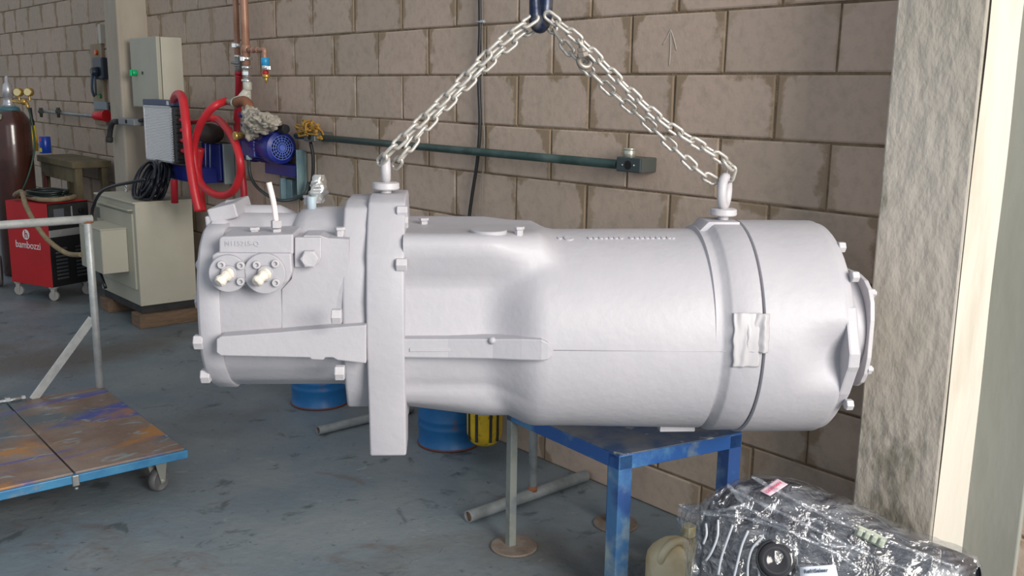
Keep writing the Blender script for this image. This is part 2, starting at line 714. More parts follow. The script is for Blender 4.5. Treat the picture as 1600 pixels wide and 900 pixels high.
b.grid(cement_face, 12, 80)
b.out('trim_3', CEM_LIT, kind='structure', label='cement side face of the right pillar, painted lighter for daylight')
b = B(FW)
b.box((-1.07, 2.585, 0), (-.925, 2.62, 4.1), .004)
b.out('trim_4', PLASTER, kind='structure', label='smooth grey plaster strip beside the right pillar')
b = B(FW)
b.box((-7.055, 2.40, 0), (-6.81, 2.62, 4.1), .012)
b.out('trim_5', CONC_L, kind='structure', label='concrete pillar at the left')

# ============================================================ THE COMPRESSOR
MR = math.radians(4.0)
FM = frame((0, 2.5, 0), MR)
FMi = FM.inverted()
Oc = FMi @ O


def m(px, py, v=0.0):
    """pixel -> (u, w) in the machine's own frame on the plane at depth v"""
    r = FMi.to_3x3() @ ray(px, py)
    p = Oc + r * ((v - Oc.y) / r.y)
    return p.x, p.z


def mv(px, py, v=0.0):
    u, w = m(px, py, v)
    return Vector((u, v, w))


def mu(px, py, u):
    """pixel -> machine point on the plane u = const"""
    r = FMi.to_3x3() @ ray(px, py)
    p = Oc + r * ((u - Oc.x) / r.x)
    return p


def circ(px, yt, yb, vc=0.0):
    """centre height and radius of the cylinder whose top and bottom outlines are seen at yt, yb"""
    ra = FMi.to_3x3() @ ray(px, yt)
    rb = FMi.to_3x3() @ ray(px, yb)
    e1 = math.atan2(ra.z, ra.y)
    e2 = math.atan2(rb.z, rb.y)
    em = (e1 + e2) / 2
    D = (vc - Oc.y)
    wc = Oc.z + D * math.tan(em)
    rad = D / math.cos(em) * math.sin((e1 - e2) / 2)
    u = m(px, (yt + yb) / 2, vc)[0]
    return u, wc, rad


comp = thing('screw_compressor', 'large pale grey painted screw compressor hanging level from two chains', 'compressor',
             frame((0, 2.5, 0.55), MR))
AX = Matrix(((0, 0, 1, 0), (1, 0, 0, 0), (0, 1, 0, 0), (0, 0, 0, 1)))   # local z -> u axis; x->v, y->w

NSEG = 128
angs = [2 * PI * k / NSEG for k in range(NSEG)]
uA, wA, rA = circ(880, 357.5, 664.5)
uB, wB, rB = circ(1090, 356.5, 668)
uC, wC, rC = circ(1130, 342.5, 671.5)
uD, wD, rD = circ(1278, 344, 673)


def polar_of(poly, wc):
    """radius of a closed polygon (v,w) seen from (0,wc) for every angle"""
    out = []
    for a in angs:
        d = (math.cos(a), math.sin(a))
        best = .01
        n = len(poly)
        for i in range(n):
            x1, y1 = poly[i][0], poly[i][1] - wc
            x2, y2 = poly[(i + 1) % n][0], poly[(i + 1) % n][1] - wc
            ex, ey = x2 - x1, y2 - y1
            den = d[0] * ey - d[1] * ex
            if abs(den) < 1e-9:
                continue
            t = (x1 * ey - y1 * ex) / den
            s_ = (x1 * d[1] - y1 * d[0]) / den
            if t > 0 and -1e-6 <= s_ <= 1 + 1e-6:
                best = max(best, t)
        out.append(best)
    return out


def soften(r, n=2):
    for _ in range(n):
        r = [(r[i - 1] + 2 * r[i] + r[(i + 1) % len(r)]) / 4 for i in range(len(r))]
    return r


# neck section (v, w)
front = [(-.04, m(700, 357, -.04)[1]), (-.18, m(700, 366, -.18)[1]), (-.203, m(700, 376, -.203)[1]), (-.206, m(700, 404, -.206)[1]),
         (-.195, m(700, 414, -.195)[1]), (-.160, m(700, 426, -.160)[1]), (-.156, m(700, 445, -.156)[1]), (-.170, m(700, 490, -.170)[1]),
         (-.190, m(700, 528, -.190)[1]), (-.196, m(700, 560, -.196)[1]), (-.178, m(700, 590, -.178)[1]),
         (-.162, m(700, 604, -.162)[1]), (-.165, m(700, 614, -.165)[1]), (-.14, m(700, 628, -.14)[1]), (-.04, m(700, 634, -.04)[1])]
neck = front + [(-a, w) for a, w in reversed(front)]
rn = soften(polar_of(neck, wA), 1)
b = B(FM)
u0 = m(632, 500, -.15)[0]
uf0, uf1 = m(758, 500, -.17)[0], m(852, 500, -.24)[0]
ut0, ut1 = m(838, 360, -.1)[0], m(874, 360, -.1)[0]
rings = []
nu = 46
for i in range(nu + 1):
    u = lerp(u0, uB - .012, (i / nu))
    s1 = smooth(uf0, uf1, u)
    s2 = smooth(ut0, ut1, u)
    q = (u - uA) / (uB - uA)
    wc = wA + (wB - wA) * max(0, q)
    rc = rA + (rB - rA) * max(0, q)
    ring = []
    for k, a in enumerate(angs):
        top = smooth(.70, .95, math.sin(a))
        s_ = lerp(s1, s2, top)
        bot = smooth(-.55, -.9, math.sin(a))
        s_ = max(s_, bot * .5 * max(0, min(1, (u - u0) / (uf0 - u0))))
        r_ = lerp(rn[k], rc, s_)
        ring.append(Vector((u, r_ * math.cos(a), wc + r_ * math.sin(a))))
    rings.append(ring)
b.rings(rings)
b.out('motor_housing', PAINT, comp, auto=50)

# collar with shoulder
b = B(FM)
MA = lambda w: Matrix(((0, 0, 1, 0), (1, 0, 0, 0), (0, 1, 0, w), (0, 0, 0, 1)))
ucs = m(1150, 343, 0)[0]
b.lathe([(rB - .01, uB - .03), (rB - .001, uB - .024), (rB - .003, uB - .010), (rB - .001, uB - .002), (rC - .004, uB + .010), (rC, uB + .016), (rC, ucs - .003), (rC - .004, ucs),
         (rC - .02, ucs)], MA(wC), 96)
# flat pad under the eyebolt
ue2 = m(1128, 338, 0)[0]
wq_ = wC + rC + .0015
b.prism([(ue2 - .082, wq_ - .035), (ue2 - .050, wq_ - .002), (ue2 - .046, wq_), (ucs - .004, wq_), (ucs - .004, wq_ - .05), (ue2 - .082, wq_ - .05)], -.05, .05, .002, 'xz')
b.out('collar', PAINT, comp, auto=40)

# end cover with a scoop near the lug
uce = m(1281, 345, 0)[0]
b = B(FM)
rings = []
stat = [(rD - .02, ucs + .0035), (rD - .003, ucs + .0035), (rD, ucs + .006)] + [(rD, lerp(ucs + .01, uce - .03, i / 14)) for i in range(15)] + \
       [(rD - .0005, uce - .02), (rD - .002, uce - .017), (rD - .0045, uce - .0165), (rD - .007, uce - .002), (rD - .012, uce + .003), (rD - .05, uce + .008), (rD - .10, uce + .010), (rD - .14, uce + .010)]
A0 = math.atan2(m(1330, 558, -.27)[1] - wD, -.27)
for r_, u in stat:
    ring = []
    for a in [2 * PI * k / 192 for k in range(192)]:
        da = abs((a - A0 + PI) % (2 * PI) - PI)
        sc_ = smooth(uce - .16, uce - .022, u) * (1 - smooth(.02, .36, da)) * .040 * (1 if u < uce - .017 else 0)
        if r_ < rD - .008:
            sc_ *= .2
        rr_ = r_ - sc_
        ring.append(Vector((u, rr_ * math.cos(a), wD + rr_ * math.sin(a))))
    rings.append(ring)
b.rings(rings)
b.out('end_cover', PAINT, comp, auto=50)
# polygonal rim lug
b = B(FM)
def lugring(rr_list, u):
    return [Vector((u, r_ * math.cos(A0 + da), wD + r_ * math.sin(A0 + da))) for da, r_ in rr_list]


outer = [(-.62, rD - .030), (-.44, rD - .006), (-.10, rD + .012), (-.055, rD + .018), (.055, rD + .018), (.10, rD + .012), (.36, rD - .001), (.52, rD - .007)]
inner = [(.52, rD - .05), (.2, rD - .06), (-.2, rD - .06), (-.60, rD - .05)]
b.rings([lugring(outer + inner, uce - .020), lugring([(a_, r_ + .001) for a_, r_ in outer] + inner, uce - .016), lugring([(a_, r_ + .0005) for a_, r_ in outer] + inner, uce + .004),
         lugring([(a_, r_ - .004) for a_, r_ in outer] + inner, uce + .009)], smooth=False)
b.box((0, 0, 0), (.001, .001, .001)) if False else None
b.out('rim_lug', PAINT, comp)
# hub and end plate
uh1 = m(1318, 500, 0)[0]
b = B(FM)
rh = .140
b.lathe([(rh + .02, uce), (rh + .006, uce + .012), (rh, uce + .018), (rh, uh1 + .002)], MA(wD), 64)
b.out('bearing_hub', PAINT, comp, auto=40)
b = B(FM)
pl = [(rh * 1.12 * (abs(math.cos(a)) ** .6) * (1 if math.cos(a) > 0 else -1), wD + rh * 1.08 * (abs(math.sin(a)) ** .6) * (1 if math.sin(a) > 0 else -1)) for a in [PI / 20 + PI / 10 * k for k in range(20)]]
b.prism(pl, uh1 + .003, uh1 + .015, .002, 'yz')
b.out('end_plate', PAINT_W, comp)
for px_, py_ in ((1364, 458), (1359, 577), (None, .5), (None, 5.6)):
    b = B(FM)
    if px_ is None:
        c = Vector((uh1 + .015, rh * .95 * math.cos(py_), wD + rh * .95 * math.sin(py_)))
    else:
        c = mu(px_, py_, uh1 + .020)
    b.hex(c + Vector((-.008, 0, 0)), c + Vector((.003, 0, 0)), .0125)
    b.cyl(c + Vector((.001, 0, 0)), c + Vector((.008, 0, 0)), .007)
    b.out('bolt', PAINT_W, comp)
for px_, py_ in ((1316, 386), (1337, 432), (1328, 632), (None, 1.2), (None, .3), (None, 5.0)):
    b = B(FM)
    if px_ is None:
        c = Vector((uce + .012, (rD - .03) * math.cos(py_), wD + (rD - .03) * math.sin(py_)))
    else:
        c = mu(px_, py_, uce + .012)
    b.hex(c + Vector((-.012, 0, 0)), c + Vector((.006, 0, 0)), .014)
    b.out('bolt', PAINT_W, comp)

# big hanging flange with its foot
VF = -.225
ul, ur = m(572, 500, VF)[0], m(632, 500, VF)[0]
wt = m(603, 301, 0)[1]
sec = [(-.075, wt), (-.115, wt - .012), (-.16, m(600, 350, -.16)[1]), (-.205, m(600, 400, -.205)[1]), (-.228, m(600, 470, -.228)[1]),
       (-.232, m(600, 540, -.232)[1]), (-.215, m(600, 590, -.215)[1]), (-.195, m(600, 640, -.195)[1]), (-.178, m(600, 713, -.178)[1]),
       (-.055, m(600, 713, -.178)[1]), (-.035, m(600, 640, -.1)[1]), (0, m(600, 650, 0)[1]), (.12, m(600, 640, .0)[1]), (.205, m(600, 580, 0)[1]),
       (.235, m(600, 480, 0)[1]), (.19, m(600, 380, 0)[1]), (.115, wt - .012), (.075, wt)]
b = B(FM)
b.prism(sec, ul, ur, .006, 'yz', 3)
b.out('hanging_flange', PAINT, comp, auto=35)
# casting behind it, bolted on the left
ul2 = m(535, 500, -.2)[0]
sec2 = [(-.07, m(560, 309, -.02)[1]), (-.12, m(560, 325, -.12)[1]), (-.16, m(560, 360, -.16)[1]), (-.20, m(560, 420, -.20)[1]), (-.215, m(560, 500, -.215)[1]),
        (-.205, m(560, 560, -.205)[1]), (-.17, m(560, 608, -.17)[1]), (-.13, m(560, 636, -.13)[1]), (-.02, m(560, 640, -.1)[1])]
sec2 = sec2 + [(-v, w) for v, w in reversed(sec2)]
b = B(FM)
b.prism(sec2, ul2, ul + .004, .008, 'yz', 3)
b.out('gearcase_flange', PAINT, comp, auto=35)

# rotor housing on the left
def ssec(px, ys):
    f = [(v, m(px, y, v)[1]) for v, y in ys]
    return f + [(-v * .95, w) for v, w in reversed(f)]


uL = m(345, 500, -.195)[0]
base = ssec(430, [(-.04, 352), (-.11, 360), (-.165, 390), (-.197, 440), (-.2015, 500), (-.194, 545), (-.170, 572), (-.12, 593), (-.04, 601)])
wcL = m(430, 480, 0)[1]
rb_ = soften(polar_of(base, wcL), 3)
b = B(FM)
rings = []
for u, k_ in ((uL - .01, .985), (uL, 1), (lerp(uL, ul2, .5), 1.0), (ul2 - .02, 1.0), (ul2 + .004, 1.03)):
    rings.append([Vector((u, rb_[k] * k_ * math.cos(a), wcL + rb_[k] * k_ * math.sin(a))) for k, a in enumerate(angs)])
b.rings(rings)
b.out('rotor_housing', PAINT, comp, auto=40)
# end flange: two lobes
b = B(FM)
uE0, uE1 = m(312, 520, -.19)[0], m(346, 520, -.20)[0]
rl = [r_ * (1.035 if True else 1) for r_ in rb_]
b.rings([[Vector((u, r_ * q * math.cos(a), wcL + r_ * q * math.sin(a))) for r_, a in zip(rl, angs)] for u, q in ((uE0, .965), (uE0 + .006, .995), (uE0 + .008, 1), (uE1 - .003, 1), (uE1, .99))])
b.out('end_flange', PAINT, comp, auto=40)
# upper lobe, dome and discharge pipe
b = B(FM)
u1, w1, r1 = circ(345, 327, 455, .0)
ud0, wd0, rd0 = circ(490, 322, 520, .0)
Mx = lambda v, w: Matrix(((0, 0, 1, 0), (1, 0, 0, v), (0, 1, 0, w), (0, 0, 0, 1)))
b.lathe([(rd0 * .55, m(452, 340, 0)[0]), (rd0 * .82, m(460, 340, 0)[0]), (rd0 * .95, m(472, 330, 0)[0]), (rd0, m(486, 322, 0)[0]), (rd0, ul2 + .01)], Mx(0, wd0), 64)
b.out('bearing_dome', PAINT, comp, auto=50)
b = B(FM)
uu, wp_, rp = circ(400, 320, 375, .06)
b.lathe([(rp * 1.0, m(350, 330, .06)[0]), (rp * 1.28, m(355, 330, .06)[0]), (rp * 1.28, m(372, 330, .06)[0]), (rp * 1.05, m(380, 330, .06)[0]), (rp, m(388, 330, .06)[0]), (rp, m(438, 330, .06)[0]), (rp * .6, m(462, 330, .06)[0])], Mx(.06, wp_), 48)
b.lathe([(r1 * .86, m(338, 400, 0)[0]), (r1, m(343, 400, 0)[0]), (r1, m(362, 400, 0)[0]), (r1 * .92, m(368, 400, 0)[0]), (r1 * .92, m(470, 400, 0)[0])], Mx(0, w1), 64)
b.out('discharge_pipe', PAINT, comp, auto=50)
b = B(FM)
c = mv(360, 328, .03)
b.box(c + Vector((-.035, -.09, -.016)), c + Vector((.035, .09, .02)), .004, rot=Matrix.Rotation(math.radians(-14), 4, 'Y'))
b.box(c + Vector((-.043, -.088, -.045)), c + Vector((-.012, .088, -.005)), .004, rot=Matrix.Rotation(math.radians(-4), 4, 'Y'))
b.out('pipe_flange', PAINT, comp)

# front pad and U boss
VP = -.2018
b = B(FM)
P = lambda px, py, v=VP: m(px, py, v)
b.prism([P(440, 452), P(455, 436), P(458, 420), P(458, 372), P(474, 372), P(474, 368), P(500, 368), P(512, 372), P(545, 374), P(545, 374), P(545, 512), P(440, 515)], VP, -.10, .002, 'xz')
b.out('front_pad', PAINT, comp)
b = B(FM)
pts = [P(460, 371, VP - .012), P(502, 371, VP - .012), P(502, 400, VP - .012)]
cx_, cy_ = 481, 400
for k in range(1, 9):
    a = k / 8 * PI * .5
    pts.append(P(cx_ + 21 * math.cos(a), cy_ + 18 * math.sin(a), VP - .012))
pts += [P(460, 418, VP - .012)]
b.prism(pts, VP - .012, VP + .01, .003, 'xz')
b.out('plug_boss', PAINT, comp)
b = B(FM)
c = mv(485, 403, VP - .012)
b.hex(c, c + Vector((0, -.020, 0)), .0215)
b.cyl(c + Vector((0, -.018, 0)), c + Vector((0, -.0215, 0)), .0165, seg=32)
b.out('hex_plug', PAINT_W, comp)

# ribs
b = B(FM)
VR = -.245
P = lambda px, py, v=VR: m(px, py, v)
b.prism([P(338, 530), P(345, 526), P(440, 519), P(545, 510), P(572, 508), P(572, 568), P(527, 563), P(520, 559), P(508, 559), P(505, 563), P(486, 562), P(484, 559), P(345, 556), P(338, 551)], VR, -.12, .004, 'xz')
b.out('left_rib', PAINT, comp)
b = B(FM)
VR2 = -.222
P = lambda px, py, v=VR2: m(px, py, v)
rr_ = []
for px_, v_, ya, yb in ((625, -.222, 530, 559), (700, -.224, 530, 560), (770, -.240, 530, 561), (815, -.262, 530, 563), (846, -.2735, 531, 564), (856, -.2740, 536, 563), (862, -.2735, 545, 558)):
    u_ = m(px_, 545, v_)[0]
    wa, wb_ = m(px_, ya, v_)[1], m(px_, yb, v_)[1]
    rr_.append([Vector((u_, v_ + .10, wb_)), Vector((u_, v_ + .002, wb_)), Vector((u_, v_, wb_ + .003)), Vector((u_, v_, wa - .003)), Vector((u_, v_ + .002, wa)), Vector((u_, v_ + .10, wa))])
b.rings(rr_, smooth=False)
b.box(mv(640, 548, VR2) + Vector((0, -.003, -.002)), mv(722, 544, VR2) + Vector((0, .01, .001)), .001)
c_ = mv(769, 532, -.241)
b.sphere(c_, .009)
b.out('right_rib', PAINT, comp)

# control valve block
b = B(FM)
VB = -.235
P = lambda px, py, v=VB: m(px, py, v)
b.prism([P(331, 399), P(338, 395), P(455, 396), P(457, 425), P(450, 440), P(440, 446), P(331, 447)], VB, -.12, .004, 'xz')
b.prism([m(342, 373, -.222), m(346, 370, -.222), m(458, 366, -.222), m(458, 398, -.222), m(342, 400, -.222)], -.222, -.07, .004, 'xz')
b.out('valve_block', PAINT, comp)
text_mesh('N115215-Q', 'cast_number', .016, FM @ basis(mv(378, 381, -.2225), (1, 0, 0), (0, 0, 1)), PAINT, comp, .0012)
for (px, py, rr_, bl) in ((358, 426, .0435, ((347, 413), (377, 414), (377, 439))), (415, 426, .0475, ((402, 413), (431, 411), (432, 441)))):
    b = B(FM)
    c = mv(px, py, VB)
    b.cyl(c + Vector((0, .002, 0)), c + Vector((0, -.016, 0)), rr_, seg=48)
    b.cyl(c + Vector((0.004, -.014, .002)), c + Vector((.004, -.026, .002)), .0185, seg=32)
    fl = b.out('port_flange', PAINT, comp, auto=35)
    for bx, by in bl + ((px - 13, py + 14),):
        b = B(FM)
        q = mv(bx, by, VB - .016)
        b.lathe([(.0086, 0), (.0092, .002), (.0092, .009), (.0080, .0105), (.0050, .0105), (.0047, .004), (.0001, .004)],
                Matrix.Translation(q) @ Matrix.Rotation(PI / 2, 4, 'X'), 20)
        b.out('socket_screw', PAINT_W, comp, auto=35)
    b = B(FM)
    p0 = c + Vector((.006, -.022, .003))
    b.tube([p0, p0 + Vector((-.006, -.014, -.004)), p0 + Vector((-.020, -.03, -.018))], .0125, 10, rfun=lambda t: 1 + .15 * math.sin(t * 17))
    b.out('taped_stub', TAPE, comp, label='stub wrapped in cream tape')
# top fitting with tube
b = B(FM)
c = mv(432, 364, -.17)
b.hex(c + Vector((0, 0, -.006)), c + Vector((0, 0, .010)), .011)
b.hex(c + Vector((0, 0, .012)), c + Vector((0, 0, .030)), .0125)
b.out('pipe_fitting', PAINT_W, comp)
b = B(FM)
top = mv(420, 285, -.17)
b.tube([c + Vector((0, 0, .028)), c.lerp(top, .6) + Vector((.004, 0, .0)), top], .0065, 14)
b.out('taped_tube', mat('pinkish_tape', (.80, .70, .68), .5), comp, label='pinkish tape wrapped tube')
# small bolts on top
for px, py, v in ((397, 362, -.15), (531, 362, -.16), (662, 347, .04), (811, 361, -.14), (480, 312, .02)):
    b = B(FM)
    c = mv(px, py, v)
    s_ = 1.25 if px != 480 else 1.0
    b.hex(c + Vector((0, 0, -.014)), c + Vector((0, 0, .004)), .008 * s_)
    b.hex(c + Vector((0, 0, .004)), c + Vector((0, 0, .011)), .0105 * s_)
    b.out('bolt', PAINT_W, comp)
# plug with taped foil
b = B(FM)
c = mv(487, 318, -.02)
b.cyl(c + Vector((0, 0, -.02)), c + Vector((0, 0, .018)), .0115)
b.out('capped_port', mat('pale_blue_cap', (.36, .44, .50), .5), comp, label='pale blue capped port')
# horizontal bolts at flanges
for px, py, u in ((321, 384, uE0 + .012), (311, 470, uE0), (308, 534, uE0), (319, 587, uE0 + .0), (523, 494, ul2), (528, 582, ul2)):
    b = B(FM)
    c = mu(px, py, u - .006)
    b.hex(c + Vector((-.007, 0, 0)), c + Vector((.016, 0, 0)), .0185)
    b.out('bolt', PAINT_W, comp)
b = B(FM)
c = mu(318, 414, uE0 - .01)
b.lathe([(.006, -.018), (.013, -.014), (.016, -.004), (.016, .012), (.011, .014), (.011, .05)], Matrix.Translation(c) @ Matrix.Rotation(PI / 2, 4, 'Y'), 20)
b.out('domed_plug', PAINT_W, comp)
for px, py, v in ((633, 331, -.13), (634, 347, -.13), (632, 413, -.21)):
    b = B(FM)
    c = mv(px, py, v)
    b.hex(c + Vector((-.02, 0, 0)), c + Vector((.006, 0, 0)), .016)
    b.out('bolt', PAINT_W, comp)
# slot on the top of the neck and cast lettering on the housing crest
b = B(FM)
c0 = mv(737, 360, -.13)
c1 = mv(790, 361, -.13)
b.cyl(c0.lerp(c1, .5) + Vector((0, 0, -.01)), c0.lerp(c1, .5) + Vector((0, 0, .003)), .045, seg=40)
b.out('cover_disc', PAINT, comp, auto=35)
text_mesh('O TURBO SABROE', 'cast_number', .05, FM @ basis((m(960, 358)[0], -.065, wA + math.sqrt(max(rA ** 2 - .065 ** 2, 0)) + .0015), (1, 0, 0), (0, .95, .28)), PAINT, comp, .006) if False else None
for i, px in enumerate((873, 887, 918, 926, 935, 941, 950, 957, 966, 982, 991, 998, 1007, 1015, 1024, 1031, 1040, 1047)):
    pass
b = B(FM)
rng_ = random.Random(3)
for i, px in enumerate((873, 887, 920, 928, 937, 944, 952, 960, 968, 984, 992, 1000, 1008, 1016, 1025, 1033, 1042, 1048)):
    u = m(px, 358, -.05)[0]
    q = (u - uA) / (uB - uA)
    rr_ = rA + (rB - rA) * q
    wv = wA + (wB - wA) * q
    a = PI / 2 + .30
    h = rng_.choice((.010, .014, .014))
    b.cyl((u, rr_ * math.cos(a) * .985, wv + rr_ * math.sin(a) * .985), (u, rr_ * math.cos(a) * 1.012, wv + rr_ * math.sin(a) * 1.012), .006 if i != 1 else .013, seg=12)
b.out('cast_studs', PAINT, comp)
# machined pad under the housing
b = B(FM)
b.box((m(1026, 668, -.03)[0], -.07, wB - rB - .003), (m(1080, 668, -.03)[0], .05, wB - rB + .03), .002)
b.out('bottom_pad', PAINT, comp)
# horizontal cast seam line on the housing
b = B(FM)
a = math.atan2(m(950, 549, -.27)[1] - wA, -.25)
b.tube([(m(865, 549, -.26)[0], (rA + .0005) * math.cos(a), wA + (rA + .0) * math.sin(a)), (m(1142, 549, -.26)[0], (rB + .0005) * math.cos(a), wB + (rB + .0005) * math.sin(a))], .0009, 6, False)
b.out('casting_seam', PAINT, comp)

# crumpled masking tape on the collar
def tape(px0, px1, py0, py1, amp, name, seed):
    b = B(FM)
    ua, ub = m(px0, 500, -rC)[0], m(px1, 500, -rC)[0]
    aa = math.atan2(m(1180, py0, -rC * .98)[1] - wC, -rC)
    ab = math.atan2(m(1180, py1, -rC * .98)[1] - wC, -rC)
    aa, ab = aa % (2 * PI), ab % (2 * PI)

    def f(i, j):
        a = lerp(aa, ab, j)
        u = lerp(ua, ub, i) + .004 * noise.noise(Vector((j * 5, seed, 0)))
        n_ = noise.noise(Vector((i * 3.2, j * 1.6 + i * 2, seed)))
        r_ = rC + .0022 + amp * max(0, n_ + .25) * (4 * i * (1 - i)) ** .4
        return Vector((u, r_ * math.cos(a), wC + r_ * math.sin(a)))
    b.grid(f, 22, 30)
    b.out('masking_tape', mat('painted_over_tape', (.42, .41, .435), .5), comp, solid=.001)


tape(1148, 1190, 487, 572, .007, 'a', 2.0)
tape(1168, 1203, 489, 549, .012, 'b', 5.3)

# ------------------------------------------------------------ eyebolts
def eyebolt(px, ytop, ybase, label, yaw, wbase, v=0.0):
    u = m(px, ybase, v)[0]
    base = Vector((u, v, wbase))
    M = FM @ Matrix.Translation(base)
    t = thing('eyebolt', label, 'eyebolt', M, 'eyebolts on top of the compressor')
    wt_ = m(px, ytop, v)[1]
    H = wt_ - wbase
    b = B(M)
    b.lathe([(.014, 0), (.014, .01), (.033, .011), (.035, .014), (.034, .027), (.029, .029), (.01, .030)], None, 32)
    b.out('shoulder', PAINT_W, t, auto=35)
    b = B(M)
    r_ = .0125
    Ro = (H - .024) / 2 - r_
    b.torus(Matrix.Translation((0, 0, .024 + Ro + r_)) @ Matrix.Rotation(yaw, 4, 'Z') @ Matrix.Rotation(PI / 2, 4, 'Y'), Ro, r_, sy=.82)
    b.out('ring', PAINT_W, t)
    return FM @ Vector((u, v, wt_ - r_))


E1 = eyebolt(603, 241, 301, 'white eyebolt seen edge-on at the flange end, holding the left chain', math.radians(4), wt - .002)
E2 = eyebolt(1130, 269, 338, 'white eyebolt with open ring on the collar, holding the right chain', math.radians(-30), wC + rC + .002)

# ------------------------------------------------------------ hook and chains
hz = mv(843, 48, 0)
HB = FM @ Vector((hz.x, 0, hz.z))
ht = thing('crane_hook', 'dark blue steel crane hook carrying both chains at the top of the picture', 'hook', frame(HB, 0))
b = B(FM @ Matrix.Translation((hz.x, 0, hz.z)) @ Matrix.Rotation(math.radians(62), 4, 'Z'))
rh_ = .0185
pts = []
for k in range(13):
    a = PI * 1.08 + k / 12 * PI * .92
    pts.append((.032 * math.cos(a), 0, .032 + rh_ + .038 * math.sin(a)))
pts = [(-.036, 0, .105), (-.037, 0, .08)] + pts + [(.034, 0, .09), (.02, 0, .13), (0, 0, .17), (0, 0, .24)]
b.tube(pts, rh_, 16, rfun=lambda t: .55 + .5 * min(1, t * 4))
b.out('hook_body', mat('blue_black_steel', (.015, .025, .06), .35, .5, (.12, .12, .13), 14, (.5, .7)), ht)
b = B(FM @ Matrix.Translation((hz.x, 0, hz.z)))
b.cyl((0, 0, .22), (0, 0, .30), .026, .026)
b.cyl((0, 0, .30), (0, 0, 1.6), .006)
b.out('shank', STEEL, ht)

link_me = None


def chain(strands, label):
    global link_me
    root = thing('lifting_chain', label, 'chain', Matrix.Translation(strands[0][0]), 'chains lifting the compressor')
    Mi = MW[root.name].inverted()
    pitch = .0352
    for si, (pts, roll) in enumerate([(s_[0:-1] if False else s_[:-1], s_[-1]) for s_ in strands]):
        pts = [Vector(p) for p in pts]
        # resample
        q = []
        ext = [pts[0] * 2 - pts[1]] + pts + [pts[-1] * 2 - pts[-2]]
        for i in range(1, len(ext) - 2):
            a, b_, c, d = ext[i - 1:i + 3]
            for k in range(40):
                t = k / 40
                q.append(.5 * ((2 * b_) + (c - a) * t + (2 * a - 5 * b_ + 4 * c - d) * t * t + (3 * b_ - a - 3 * c + d) * t ** 3))
        q.append(pts[-1])
        L = sum((q[i + 1] - q[i]).length for i in range(len(q) - 1))
        n = max(2, round(L / pitch))
        st = L / n
        nodes = [q[0]]
        acc = 0
        for i in range(len(q) - 1):
            sg = (q[i + 1] - q[i]).length
            while acc + sg >= st * len(nodes) - 1e-7 and len(nodes) <= n:
                f_ = (st * len(nodes) - acc) / sg
                nodes.append(q[i].lerp(q[i + 1], f_))
            acc += sg
        for i in range(len(nodes) - 1):
            a, c = nodes[i], nodes[i + 1]
            x = (c - a).normalized()
            toward = Vector((0, -1, 0))
            z = (toward - x * toward.dot(x)).normalized()
            y = z.cross(x)
            ang = roll + (PI / 2 if i % 2 else 0) + random.uniform(-.12, .12)
            y2 = y * math.cos(ang) + z * math.sin(ang)
            z2 = x.cross(y2)
            mid = (a + c) / 2
            Mx_ = Matrix(((x.x, y2.x, z2.x, mid.x), (x.y, y2.y, z2.y, mid.y), (x.z, y2.z, z2.z, mid.z), (0, 0, 0, 1)))
            if link_me is None:
                b = B()
                h, w_, r_ = (pitch + .0084) / 2 - .0103, .0103, .0045
                path = [(h + w_ * math.cos(t_), w_ * math.sin(t_)) for t_ in [-PI / 2 + PI * k / 8 for k in range(9)]] + \
                       [(-h + w_ * math.cos(t_), w_ * math.sin(t_)) for t_ in [PI / 2 + PI * k / 8 for k in range(9)]]
                rr = []
                npth = len(path)
                for k in range(npth):
                    p = Vector((path[k][0], path[k][1], 0))
                    d_ = Vector((path[(k + 1) % npth][0] - path[k - 1][0], path[(k + 1) % npth][1] - path[k - 1][1], 0)).normalized()
                    o_ = Vector((d_.y, -d_.x, 0))
                    rr.append([p + o_ * r_ * math.cos(2 * PI * j / 8) + Vector((0, 0, r_ * math.sin(2 * PI * j / 8))) for j in range(8)])
                rr.append(rr[0])
                b.rings(rr, False)
                b._weld()
                link_me = bpy.data.meshes.new('link')
                bmesh.ops.recalc_face_normals(b.bm, faces=b.bm.faces[:])
                b.bm.to_mesh(link_me)
                b.bm.free()
                link_me.materials.append(CHAINM)
            o = bpy.data.objects.new('link', link_me)
            C.objects.link(o)
            o.parent = root
            o.matrix_local = Mi @ Mx_
    return root


def cp(px, py, v):
    return FM @ mv(px, py, v)


chain([[cp(838, 26, -.035), cp(780, 68, -.04), cp(700, 148, -.04), cp(640, 206, -.045), cp(606, 240, -.04), cp(592, 255, -.012), .45],
       [cp(838, 38, .03), cp(780, 84, .02), cp(705, 157, .0), cp(655, 210, -.02), cp(630, 244, -.03), cp(616, 260, .0), .15]],
      'galvanised steel chain running doubled from the hook down to the left eyebolt')
rchain = chain([[cp(854, 22, -.03), cp(905, 62, -.04), cp(950, 108, -.04), cp(1000, 158, -.04), cp(1050, 200, -.035), cp(1120, 243, -.03), cp(1145, 264, -.01), cp(1139, 280, .0), .5],
       [cp(853, 30, .03), cp(885, 74, .01), cp(908, 98, .0), cp(960, 147, .0), cp(1000, 181, .0), cp(1050, 228, .0), cp(1090, 266, -.01), cp(1118, 284, .0), .2]],
      'galvanised steel chain with a bolted shackle running from the hook down to the right eyebolt')
b = B(FM)
c = mv(912, 92, -.03)
b.torus(Matrix.Translation(c + Vector((.003, 0, -.006))) @ Matrix.Rotation(.5, 4, 'Y') @ Matrix.Rotation(PI / 2 - .5, 4, 'X'), .0155, .0075)
b.hex(c + Vector((-.003, -.014, .004)), c + Vector((-.006, -.014, .015)), .0145)
b.hex(c + Vector((-.006, -.014, .016)), c + Vector((-.008, -.014, .026)), .0115)
